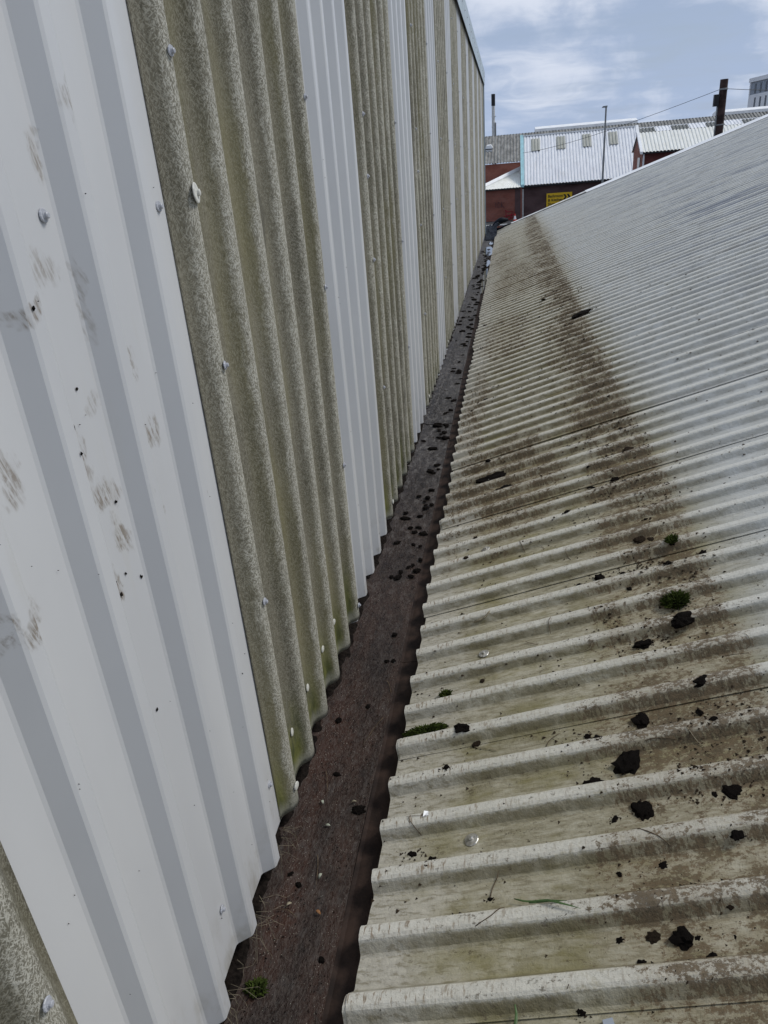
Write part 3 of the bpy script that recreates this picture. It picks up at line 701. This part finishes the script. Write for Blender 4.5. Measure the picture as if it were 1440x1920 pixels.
for pts in (((-0.45,1.99),(-0.50,1.84)), ((-0.55,1.40),(-0.53,1.30)), ((-0.62,1.22),(-0.56,1.20)), ((-0.60,1.72),(-0.575,1.63)), ((-0.47,2.2),(-0.44,2.12))):
    (a, b), (c, d) = pts
    twig([(a+(c-a)*t, b+(d-b)*t+0.012*math.sin(3*t), ZS+0.012) for t in frange(0, 1, 6)], 0.0011, 'twig', 'twig', 'thin dark stalk lying on the gutter silt', 'twig', 'stalks in the gutter')
def blade(pts, wd, mat, name, label, cat, group=None):
    base = Vector(pts[0]); vs = []
    for i, p in enumerate(pts):
        t = i/(len(pts)-1); p = Vector(p)-base; d = (Vector(pts[min(i+1, len(pts)-1)])-Vector(pts[max(i-1,0)])).normalized(); sdir = d.cross(Vector((0,0,1))).normalized()
        wv = wd*math.sin(math.pi*(0.12+0.86*t)); vs += [tuple(p-sdir*wv), tuple(p+Vector((0,0,-wv*0.3))), tuple(p+sdir*wv)]
    fs = [q for i in range(len(pts)-1) for q in ((i*3,i*3+1,i*3+4,i*3+3),(i*3+1,i*3+2,i*3+5,i*3+4))]
    o = pydata(name, vs, fs, M[mat], None, True, base); o.modifiers.new('thickness','SOLIDIFY').thickness = 0.0006
    return tag(o, label, cat, group)
blade(roof_line(0.395,1.195,0.56,1.125,8,0.006,0.012), 0.0034, 'grass', 'grass_blade', 'long green grass blade lying in a near roof trough', 'grass')
blade(roof_line(0.435,1.168,0.53,1.150,6,-0.004,0.008), 0.0028, 'grass', 'grass_blade', 'shorter green grass blade touching the long one on the near roof', 'grass')
blade(roof_line(0.40,0.94,0.385,0.875,6,0.004,0.014), 0.0034, 'grass', 'grass_blade', 'grass blade hanging over the nearest roof rib at the bottom edge', 'grass')
for i, (x_, y_, mt_, lab) in enumerate(((-0.553,1.505,'leaf','pale green leaf floating on the brown silt of the near gutter'),(-0.528,1.325,'leaf','small pale curled leaf nearer the camera in the gutter'),(-0.498,1.22,'rustleaf','rust coloured leaf in the near gutter'),(-0.585,1.245,'straw','curled straw coloured leaf by the cladding in the gutter'),(-0.585,1.60,'leaf','pale crumpled leaf in the gutter beside the fibreglass sheet'),(-0.490,1.60,'straw','tiny straw coloured leaf near the square black clod'))):
    a = i*1.3
    blade([(x_+0.018*t*math.cos(a), y_+0.018*t*math.sin(a), ZS+0.011+0.006*t*(1-t)*4) for t in frange(0,1,5)], 0.004 if i != 5 else 0.003, mt_, 'leaf', lab, 'leaf')
# roots and dead grass hanging below the near cladding
for j, (y_, n_, lab) in enumerate(((1.165, 13, 'tangle of pale dead roots under the nearest white cladding sheet'), (1.405, 12, 'thin dead roots in the gap beside the first fibreglass sheet'), (0.985, 12, 'dead roots at the very bottom of the cladding by the moss lump'))):
    t = tag(empty('root_tangle', (-0.645, y_, ZB-0.03)), lab, 'roots')
    q = MB()
    for i in range(n_):
        y0 = rt.uniform(-.06,.06); L = rt.uniform(.02,.085); a = rt.uniform(-1.4,1.4); x1 = L*math.cos(a)*0.75; y1 = L*math.sin(a)
        zz = rt.uniform(0.0, .03)
        q.tube([(-0.015,y0,zz),(x1*0.4,y0+y1*0.3+rt.uniform(-.01,.01),zz-0.005),(x1*0.8,y0+y1*0.8+rt.uniform(-.012,.012),-0.025),(x1,y0+y1,-0.032)], [.0006,.0005,.0005,.0003], 4, False)
    q.build('root_strands', M['root'], t)
# loose silver flake and blue chip
tag(pydata('foil_scrap', [(0,0,0),(0.016,0.004,0.003),(0.014,0.02,0.001),(0.002,0.017,0.005)], [(0,1,2),(0,2,3)], M['conewhite'], None, False, on_roof(0.135,1.47,0.004)), 'small shiny white scrap on the roof near the gutter', 'scrap')
tag(MB().prism([(0,0,0),(0.022,0.006,0.002),(0.018,0.024,0.002),(-0.002,0.018,0)], (0,0,0.003)).build('slate_chip', M['greyclad'], None, False, on_roof(0.575,0.89,0.003)), 'small blue grey chip on the roof at the bottom edge', 'chip')
# crumbs nobody could count
def crumbs(name, pts, mat, label):
    vs, fs = [], []
    for (p, r_) in pts:
        b = len(vs)
        for d in ((1,0,0.1),(-0.5,0.8,0),(-0.5,-0.8,0.15),(0,0,0.9)):
            j = [rt.uniform(.5,1.3) for _ in range(3)]; vs.append((p[0]+d[0]*r_*j[0], p[1]+d[1]*r_*j[1], p[2]+d[2]*r_*j[2]*0.7))
        fs += [(b,b+1,b+3),(b+1,b+2,b+3),(b+2,b,b+3),(b,b+2,b+1)]
    return tag(pydata(name, vs, fs, M[mat]), label, 'crumbs', None, 'stuff')
pts = []
for i in range(42000):
    y_ = 0.75 + 9*rt.random()**1.7; u_ = rt.random()
    s_ = rt.gauss(0.95, 0.13) if u_ < 0.5 else (rt.uniform(0.0, 1.2) if u_ < 0.93 else rt.uniform(1.1, 2.2))
    if nz(s_*6, y_*5, 3) < rt.uniform(-0.25, 0.55): continue
    if s_ < 0.5 and y_ < 2.6 and rt.random() < 0.6: continue
    if s_ < 0: continue
    pts.append((on_roof(s_, y_), (.0011 + .0062*rt.random()**3.2)*(1+y_*0.12)))
for (s_, y_, d_) in RC + [(0.98,2.12,.07),(0.84,2.07,.046),(0.76,1.06,.05),(0.27,3.93,.12),(0.33,3.67,.08),(1.11,7.29,.12),(0.985,2.26,.06),(0.08,1.87,.07)]:
    for i in range(34):
        a_ = rt.uniform(0, 6.28); q_ = d_*(0.35 + abs(rt.gauss(0, 0.75)))
        pts.append((on_roof(max(0.005, s_+q_*math.cos(a_)*1.3), y_+q_*math.sin(a_)), (.0009 + .0042*rt.random()**2.5)*(1+y_*0.1)))
crumbs('soil_crumbs', pts, 'soil2', 'scattered fine soil crumbs on the ribbed roof')
pts = []
for i in range(2600):
    y_ = 0.8 + 16*rt.random()**1.6; x_ = rt.uniform(-0.64, -0.44)
    pts.append(((x_, y_, ZS+0.006), rt.uniform(.001, .0032)*(1+y_*0.14)))
crumbs('gutter_crumbs', pts, 'soil', 'fine black crumbs strewn over the gutter silt')
pts = [((rt.uniform(-0.655,-0.33), 0.8+2.6*rt.random()**1.3, ZS+0.0075), rt.uniform(.0006,.0016)) for i in range(900)]
pts = [(p if p[0] < -0.44 else (p[0], p[1], ZS-0.018+0.028*(p[0]+0.425)/0.125), r_) for p, r_ in pts]
crumbs('pale_grit', pts, 'leaf', 'pale grit specks on the dark gutter silt')
# dirt flecks stuck to the near white cladding
def flecks(lst):
    vs, fs = [], []
    for (y_, z_, r_) in lst:
        b = len(vs); n_ = 7; yy = (y_-0.1) % 0.2; yy = yy if yy < 0.15 else yy-0.2
        h_ = 0.034 if 0 <= yy <= 0.034 else (0.034*(1+yy/0.027) if -0.027 < yy < 0 else (0.034*(1-(yy-0.034)/0.027) if 0.034 < yy < 0.061 else 0.0))
        vs.append((XV+h_+0.0045, y_, z_))
        for i in range(n_):
            a = 6.283*i/n_; q = r_*rt.uniform(.25,1.1); vs.append((XV+h_+0.0016, y_+q*math.cos(a)*0.9, z_+q*math.sin(a)*1.0))
        fs += [(b, b+1+i, b+1+(i+1) % n_) for i in range(n_)]
    return vs, fs
fl = [(0.944,CZ-.311,.007),(0.929,CZ-.346,.004),(1.011,CZ-.269,.004),(1.038,CZ-.476,.005),(0.984,CZ-.63,.006),(0.978,CZ-.60,.004),(1.012,CZ-.604,.004),(1.057,CZ-.637,.006),(0.999,CZ-.897,.005),(1.318,CZ-1.06,.003),(1.364,CZ-.478,.004),(0.91,CZ-.13,.006)]
fl += [(rt.uniform(.62,1.43), CZ+rt.uniform(-1.6,.3), rt.uniform(.0006,.0018)) for i in range(45)] + [(rt.uniform(2.55,3.4), CZ+rt.uniform(-1.65,.4), rt.uniform(.001,.003)) for i in range(45)]
vs, fs = flecks(fl)
tag(pydata('dirt_flecks', vs, fs, M['soil']), 'tiny black dirt flecks stuck to the near white cladding', 'dirt', None, 'stuff')

# ------------------------------------------------------------------ background
def corrugated(name, a, b, c, d, pitch, depth, mat, parent, thick=0.0):
    """ribbed plane: a,b along the eaves, d,c along the ridge (a->d up the slope)"""
    a, b, c, d = map(Vector, (a, b, c, d)); n = (b-a).cross(d-a).normalized(); L = (b-a).length; k_ = max(1, int(L/pitch)); vs, fs = [], []
    prof = [(0.0,0),(0.28,0),(0.42,1),(0.86,1)]
    ts = [((i+o_)/k_, h) for i in range(k_) for o_, h in prof] + [(1.0, 0)]
    for t, h in ts:
        vs.append(tuple(a+(b-a)*t+n*h*depth)); vs.append(tuple(d+(c-d)*t+n*h*depth))
    fs = [(2*i, 2*i+2, 2*i+3, 2*i+1) for i in range(len(ts)-1)]
    return rel(pydata(name, vs, fs, mat, parent), parent)
def Z(z): return CZ+z
# --- white-roofed warehouse with the yellow sign
wh = tag(empty('warehouse', (7, 83, 0)), 'brick warehouse with white ribbed roof, four dull rooflights and pale blue edge', 'building')
rel(MB().box(1.25, 12.5, 80.25, 91.5, 0, Z(-2.25)).build('brick_wall', M['darkbrick'], wh), wh)
rel(MB().prism([(1.25,80.25,Z(-2.24)),(1.25,86,Z(2.12)),(1.25,91.5,Z(-2.24))], (11.25,0,0)).build('gable_fill', M['darkbrick'], wh), wh)
corrugated('roof_slope', (1.4,79.95,Z(-2.2)), (12.65,79.95,Z(-2.2)), (12.65,86,Z(2.32)), (1.4,86,Z(2.32)), 0.30, 0.075, M['whiteroof'], wh)
corrugated('roof_slope', (12.65,92,Z(-2.2)), (1.4,92,Z(-2.2)), (1.4,86.02,Z(2.32)), (12.65,86.02,Z(2.32)), 0.30, 0.075, M['whiteroof'], wh)
rel(MB().box(1.3, 12.7, 85.85, 86.17, Z(2.33), Z(2.44)).build('ridge_capping', M['white'], wh), wh)
rel(MB().prism([(1.12,79.9,Z(-2.32)),(1.12,86,Z(2.30)),(1.12,86,Z(2.50)),(1.12,79.9,Z(-2.08))], (0.32,0,0)).build('bargeboard', M['aqua'], wh), wh)
rel(MB().prism([(12.62,79.9,Z(-2.27)),(12.62,86,Z(2.30)),(12.62,86,Z(2.48)),(12.62,79.9,Z(-2.08))], (0.3,0,0)).build('bargeboard', M['white'], wh), wh)
rel(MB().box(1.5, 12.6, 79.86, 79.97, Z(-2.36), Z(-2.23)).build('eaves_gutter', M['black'], wh), wh)
rel(MB().box(1.26, 1.42, 80.18, 80.24, 0, Z(-2.5)).build('rendered_corner', M['flash'], wh), wh)
dz = (2.32+2.2)/6.05
for i, x0 in enumerate((2.2, 4.75, 7.3, 9.9)):
    y0, y1 = 83.9, 85.45; z0, z1 = -2.2+dz*(y0-79.95), -2.2+dz*(y1-79.95)
    corrugated('rooflight', (x0,y0,Z(z0)+0.11), (x0+0.9,y0,Z(z0)+0.11), (x0+0.9,y1,Z(z1)+0.11), (x0,y1,Z(z1)+0.11), 0.29, 0.07, M['skylight'], wh)
rel(MB().box(9.6, 10.6, 80.19, 80.247, Z(-3.1), Z(-2.6)).build('vent_grille', M['galv'], wh), wh)
# --- yellow sign
def text_mesh(body, size, name):
    cu = bpy.data.curves.new(name, 'FONT'); cu.body = body; cu.size = size; cu.extrude = 0.006; cu.offset = size*0.02
    o = bpy.data.objects.new(name, cu); C.objects.link(o); bpy.context.view_layer.update()
    dg = bpy.context.evaluated_depsgraph_get(); me = bpy.data.meshes.new_from_object(o.evaluated_get(dg)); bpy.data.objects.remove(o, do_unlink=True); me.materials.clear(); return me
sg = tag(empty('wall_sign', (4.9, 80.2, Z(-5.0))), 'yellow showroom sign with black lettering and arrows on the dark brick wall', 'sign')
rel(MB().box(3.66, 6.14, 80.10, 80.16, Z(-5.0), Z(-3.07)).build('sign_panel', M['yellow'], sg), sg)
for i, tx in enumerate(('Bathroom', '& Kitchen', 'Showroom')):
    o = link('lettering', text_mesh(tx, 0.36, 'lettering'), M['black'], sg, (3.80, 80.092, Z(-3.46-0.36*i)), (math.pi/2, 0, 0)); rel(o, sg)
for i in range(2):
    x0 = 5.28+0.34*i
    q = MB().prism([(x0,80.09,Z(-3.24)),(x0+0.19,80.09,Z(-3.24)),(x0+0.36,80.09,Z(-3.48)),(x0+0.19,80.09,Z(-3.72)),(x0,80.09,Z(-3.72)),(x0+0.17,80.09,Z(-3.48))], (0,0.009,0))
    rel(q.build('arrow', M['black'], sg), sg)
# --- brick outbuilding with cream hipped lean-to roof
ob = tag(empty('brick_outbuilding', (-1, 84, 0)), 'low red brick outbuilding with cream hipped roof and graffiti', 'building')
rel(MB().box(-2.9, 1.24, 79.9, 91.6, 0, Z(-2.30)).build('brick_wall', M['brick'], ob), ob)
corrugated('roof_slope', (-3.0,79.6,Z(-2.30)), (1.10,79.6,Z(-2.30)), (1.10,84.5,Z(-0.85)), (1.09,84.5,Z(-0.85)), 0.28, 0.04, M['creamroof'], ob)
corrugated('roof_slope', (-3.0,91.8,Z(-2.30)), (-3.0,79.6,Z(-2.30)), (1.10,84.5,Z(-0.85)), (1.10,91.8,Z(-0.85)), 0.28, 0.04, M['creamroof'], ob)
rel(MB().prism([(-3.1,79.55,Z(-2.31)),(1.11,84.5,Z(-0.80)),(1.11,84.8,Z(-0.46)),(-3.1,79.85,Z(-2.02))], (0,-0.05,0.03)).build('hip_capping', M['white'], ob), ob)
rel(MB().box(-3.0, 1.1, 79.52, 79.6, Z(-2.42), Z(-2.31)).build('eaves_gutter', M['black'], ob), ob)
rel(MB().box(0.55, 1.1, 79.84, 79.897, 0, Z(-2.45)).build('dark_pier', M['darkbrick'], ob), ob)
def strokes(name, lst, r_, mat, parent, y_):
    q = MB()
    for st in lst: q.tube([(x_, y_, Z(z_)) for x_, z_ in st], r_, 5)
    return rel(q.build(name, mat, parent), parent)
strokes('graffiti', [[(-1.35,-3.55),(-1.35,-4.05)],[(-1.15,-3.55),(-1.15,-4.05),(-0.95,-3.95),(-0.92,-3.65),(-1.15,-3.55)],[(-0.78,-3.5),(-0.78,-4.05)],[(-0.5,-3.55),(-0.78,-3.8),(-0.5,-4.1)]], 0.028, M['paintblack'], ob, 79.89)
strokes('graffiti', [[(-0.45,-4.3),(-0.2,-4.5),(0.3,-4.45),(0.15,-5.1)],[(-0.35,-4.5),(-0.3,-5.15),(-0.05,-4.8),(0.05,-5.2),(0.2,-4.7),(0.45,-5.1),(0.5,-4.5)],[(-0.5,-4.9),(0.6,-4.75)],[(-0.2,-5.2),(0.55,-5.0)]], 0.038, M['paintred'], ob, 79.888)
cone = tag(empty('traffic_cone', (0.55, 78.9, 0)), 'orange and white traffic cone standing by the graffiti wall', 'cone')
link('cone_base', MB().box(-0.2,0.2,-0.2,0.2,0.0,0.04).mesh('cone_base'), M['orange'], cone)
link('cone_body', MB().lathe([(0.16,0.04),(0.14,0.12)],12).mesh('cone_body'), M['orange'], cone)
link('white_band', MB().lathe([(0.139,0.12),(0.08,0.45)],12).mesh('white_band'), M['conewhite'], cone)
link('cone_tip', MB().lathe([(0.078,0.45),(0.035,0.66)],12).mesh('cone_tip'), M['orange'], cone)
bw = tag(empty('boundary_wall', (-2, 62, 0)), 'low brick boundary wall beyond the black plastic at the gutter end', 'wall')
rel(MB().box(-9, 4.2, 62, 62.22, 0, Z(-4.45)).build('brickwork', M['litbrick'], bw), bw)
rel(MB().box(-9.02, 4.22, 61.96, 62.26, Z(-4.447), Z(-4.38)).build('coping', M['flash'], bw), bw)
# --- long grey-roofed mill behind
ml = tag(empty('long_mill', (15, 96, 0)), 'long brick mill with grey corrugated roof and white ridge vents behind the warehouse', 'building')
rel(MB().box(-12, 11.8, 92.15, 108, 0, Z(-0.05)).build('brick_wall', M['brick'], ml), ml)
rel(MB().box(11.85, 60, 92.6, 108, 0, Z(-0.05)).build('brick_wall', M['brick'], ml), ml)
corrugated('roof_slope', (-12.3,91.9,Z(0.0)), (60,91.9,Z(0.0)), (60,100,Z(3.02)), (-12.3,100,Z(3.02)), 0.36, 0.09, M['greyroof'], ml)
corrugated('roof_slope', (60,108.2,Z(0.0)), (-12.3,108.2,Z(0.0)), (-12.3,100.02,Z(3.02)), (60,100.02,Z(3.02)), 0.36, 0.09, M['greyroof'], ml)
for (a, b) in ((3.1, 15.0), (24.0, 58.0)):
    v_ = rel(MB().prism([(a,100.5,Z(2.7)),(a,100.5,Z(3.42)),(a,102.0,Z(3.72)),(a,103.5,Z(3.42)),(a,103.5,Z(2.7))], (b-a,0,0)).build('ridge_vent', M['white'], ml), ml)
rel(MB().prism([(-2.75,95.4,Z(1.1)),(-1.95,95.4,Z(1.1)),(-1.95,95.4,Z(1.75)),(-2.1,95.4,Z(2.0)),(-2.6,95.4,Z(2.0)),(-2.75,95.4,Z(1.75))], (0,1.3,0.1)).build('roof_vent_hood', M['white'], ml), ml)
rel(MB().box(-2.85, -1.85, 95.3, 95.42, Z(1.55), Z(1.63)).build('vent_louvre', M['black'], ml), ml)
# --- white sheeted lower roof to the right with dark rooflights
lr = tag(empty('white_shed', (28, 88, 0)), 'long white sheeted shed roof with dark rooflights right of the warehouse', 'building')
rel(MB().box(13.1, 60, 82.4, 91.8, 0, Z(-0.9)).build('shed_wall', M['brick'], lr), lr)
corrugated('roof_slope', (13.0,82.2,Z(-0.85)), (60,82.2,Z(-0.85)), (60,91.6,Z(2.28)), (13.0,91.6,Z(2.28)), 0.34, 0.08, M['whiteroof'], lr)
rel(MB().box(13.0, 60, 91.62, 91.8, Z(-0.85), Z(2.36)).build('ridge_capping', M['white'], lr), lr)
dz = 3.13/9.4
for x0 in (13.6, 17.0, 20.5, 24.1, 27.7):
    y0, y1 = 88.9, 91.2; z0, z1 = -0.85+dz*(y0-82.2), -0.85+dz*(y1-82.2)
    corrugated('rooflight', (x0,y0,Z(z0)+0.09), (x0+1.75,y0,Z(z0)+0.09), (x0+1.75,y1,Z(z1)+0.09), (x0,y1,Z(z1)+0.09), 0.34, 0.08, M['darklight'], lr)
# --- small gabled brick building
gb = tag(empty('gabled_annex', (14, 72.5, 0)), 'small gabled red brick building with white sheet roof right of the lamp post', 'building')
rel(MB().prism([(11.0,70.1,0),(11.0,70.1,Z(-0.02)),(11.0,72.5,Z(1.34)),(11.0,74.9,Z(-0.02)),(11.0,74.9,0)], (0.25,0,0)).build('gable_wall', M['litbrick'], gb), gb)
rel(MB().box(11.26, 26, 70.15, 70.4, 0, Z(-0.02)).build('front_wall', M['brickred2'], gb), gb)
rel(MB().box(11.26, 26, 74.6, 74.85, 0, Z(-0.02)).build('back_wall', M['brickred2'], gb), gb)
corrugated('roof_slope', (10.85,69.8,Z(-0.08)), (26.2,69.8,Z(-0.08)), (26.2,72.5,Z(1.44)), (10.85,72.5,Z(1.44)), 0.28, 0.06, M['creamroof'], gb)
corrugated('roof_slope', (26.2,75.2,Z(-0.08)), (10.85,75.2,Z(-0.08)), (10.85,72.52,Z(1.44)), (26.2,72.52,Z(1.44)), 0.28, 0.06, M['creamroof'], gb)
rel(MB().prism([(10.78,69.72,Z(-0.2)),(10.78,72.5,Z(1.36)),(10.78,72.5,Z(1.58)),(10.78,69.72,Z(0.0))], (0.22,0,0)).build('bargeboard', M['white'], gb), gb)
rel(MB().tube([(11.12,70.0,0),(11.12,70.0,Z(-0.15))], 0.07, 8).build('downpipe', M['white'], gb), gb)
rel(MB().box(11.0, 26.1, 69.68, 69.79, Z(-0.2), Z(-0.09)).build('eaves_gutter', M['black'], gb), gb)
rel(MB().box(10.95, 10.995, 70.9, 72.1, 0.0, Z(-0.45)).build('window', M['glass'], gb), gb)
# --- white office block, top right
of = tag(empty('office_block', (32.3, 120, 0)), 'white office block with narrow dark windows and grey top storey at the right edge', 'building')
of.rotation_euler = (0, 0, R(10.5))
def opart(name, mb, mat, parent=None): return mb.build(name, mat, parent or of)
opart('wall', MB().box(0, 22, -60, 0, 0, Z(5.85)), M['render'])
opart('top_storey', MB().box(0.06, 21.9, -59.9, -0.25, Z(5.852), Z(7.35)), M['greyclad'])
opart('corner_post', MB().box(-0.02, 0.5, -0.24, 0.02, Z(5.852), Z(7.35)), M['render'])
opart('parapet', MB().box(-0.12, 22.1, -60.1, 0.12, Z(7.352), Z(7.85)), M['render'])
for row, (z0, z1) in enumerate(((5.95, 7.1), (4.1, 5.45), (1.9, 3.3), (-0.4, 1.0))):
    for k_ in range(26):
        y_ = -1.35-1.45*k_ - (0.35 if row % 2 else 0)
        wn = opart('window', MB().box(-0.015 if row else 0.03, 0.03 if row else 0.075, y_-0.42, y_, Z(z0), Z(z1)), M['glass'])
# --- flue stack far behind
fs_ = tag(empty('flue_stack', (-2.66, 140, 0)), 'tall pale flue stack with black top beyond the brick mill', 'chimney')
link('pipe', MB().tube([(0,0,0),(0,0,Z(8.8))], 0.27, 12).mesh('pipe'), M['flash'], fs_)
link('black_cap', MB().lathe([(0.30,0),(0.32,0.05),(0.32,1.7),(0.28,1.75)], 12).mesh('black_cap'), M['black'], fs_, (0,0,Z(8.8)))
link('side_pipe', MB().tube([(0.34,-0.1,0),(0.34,-0.1,Z(6.3))], 0.13, 8).mesh('side_pipe'), M['galv'], fs_)
for zz in (5.6, 7.2): link('bracket', MB().box(-0.3,0.45,-0.16,0.1,0,0.08).mesh('bracket'), M['galv'], fs_, (0,0,Z(zz)))
# --- lamp post
lp = tag(empty('lamp_post', (6.74, 60, 0)), 'thin grey lamp post in front of the white warehouse roof', 'lamp post')
link('post', MB().tube([(0,0,0),(0,0,2.0),(0,0,Z(3.0))], [0.10,0.085,0.06], 10).mesh('post'), M['galv'], lp)
link('lamp_head', MB().prism([(-0.30,-0.09,0),(0.08,-0.09,0),(0.08,-0.09,0.12),(-0.22,-0.09,0.10)], (0,0.18,0)).mesh('lamp_head'), M['galv'], lp, (0,0,Z(3.0)))
# --- utility pole and cable
up_ = tag(empty('utility_pole', (7.24, 30, 0)), 'dark wooden utility pole with small black box behind the roof', 'pole')
link('pole', MB().tube([(0,0,0),(0,0,3.0),(-0.01,0,Z(2.02))], [0.155,0.145,0.128], 14).mesh('pole'), M['wood'], up_)
link('junction_box', MB().box(-0.29,-0.13,-0.09,0.07,Z(1.22),Z(1.58)).mesh('junction_box'), M['black'], up_)
link('cable_guard', MB().tube([(-0.15,-0.02,1.0),(-0.15,-0.02,Z(1.22))],0.028,8).mesh('cable_guard'), M['galv'], up_)
link('metal_band', MB().lathe([(0.138,0),(0.141,0.005),(0.141,0.045),(0.138,0.05)],14).mesh('metal_band'), M['galv'], up_, (0,0,Z(1.70)))
link('metal_band', MB().lathe([(0.142,0),(0.146,0.005),(0.146,0.035),(0.142,0.04)],14).mesh('metal_band'), M['galv'], up_, (0,0,Z(0.62)))
def wire(a, b, sag, label):
    a, b = Vector(a), Vector(b); base = a
    pts = [a+(b-a)*t - Vector((0,0,sag*4*t*(1-t))) - base for t in frange(0, 1, 24)]
    return tag(MB().tube(pts, [0.008+0.010*t for t in frange(0,1,24)], 5).build('cable', M['black'], None, True, base), label, 'cable')
wire((7.10,29.98,Z(1.72)), (1.3,79.85,Z(0.75)), 0.28, 'overhead cable running left from the pole to the warehouse')
wire((7.38,29.98,Z(1.72)), (22,36,Z(3.2)), 0.75, 'overhead cable running right from the pole out of view')
bpy.context.view_layer.update()
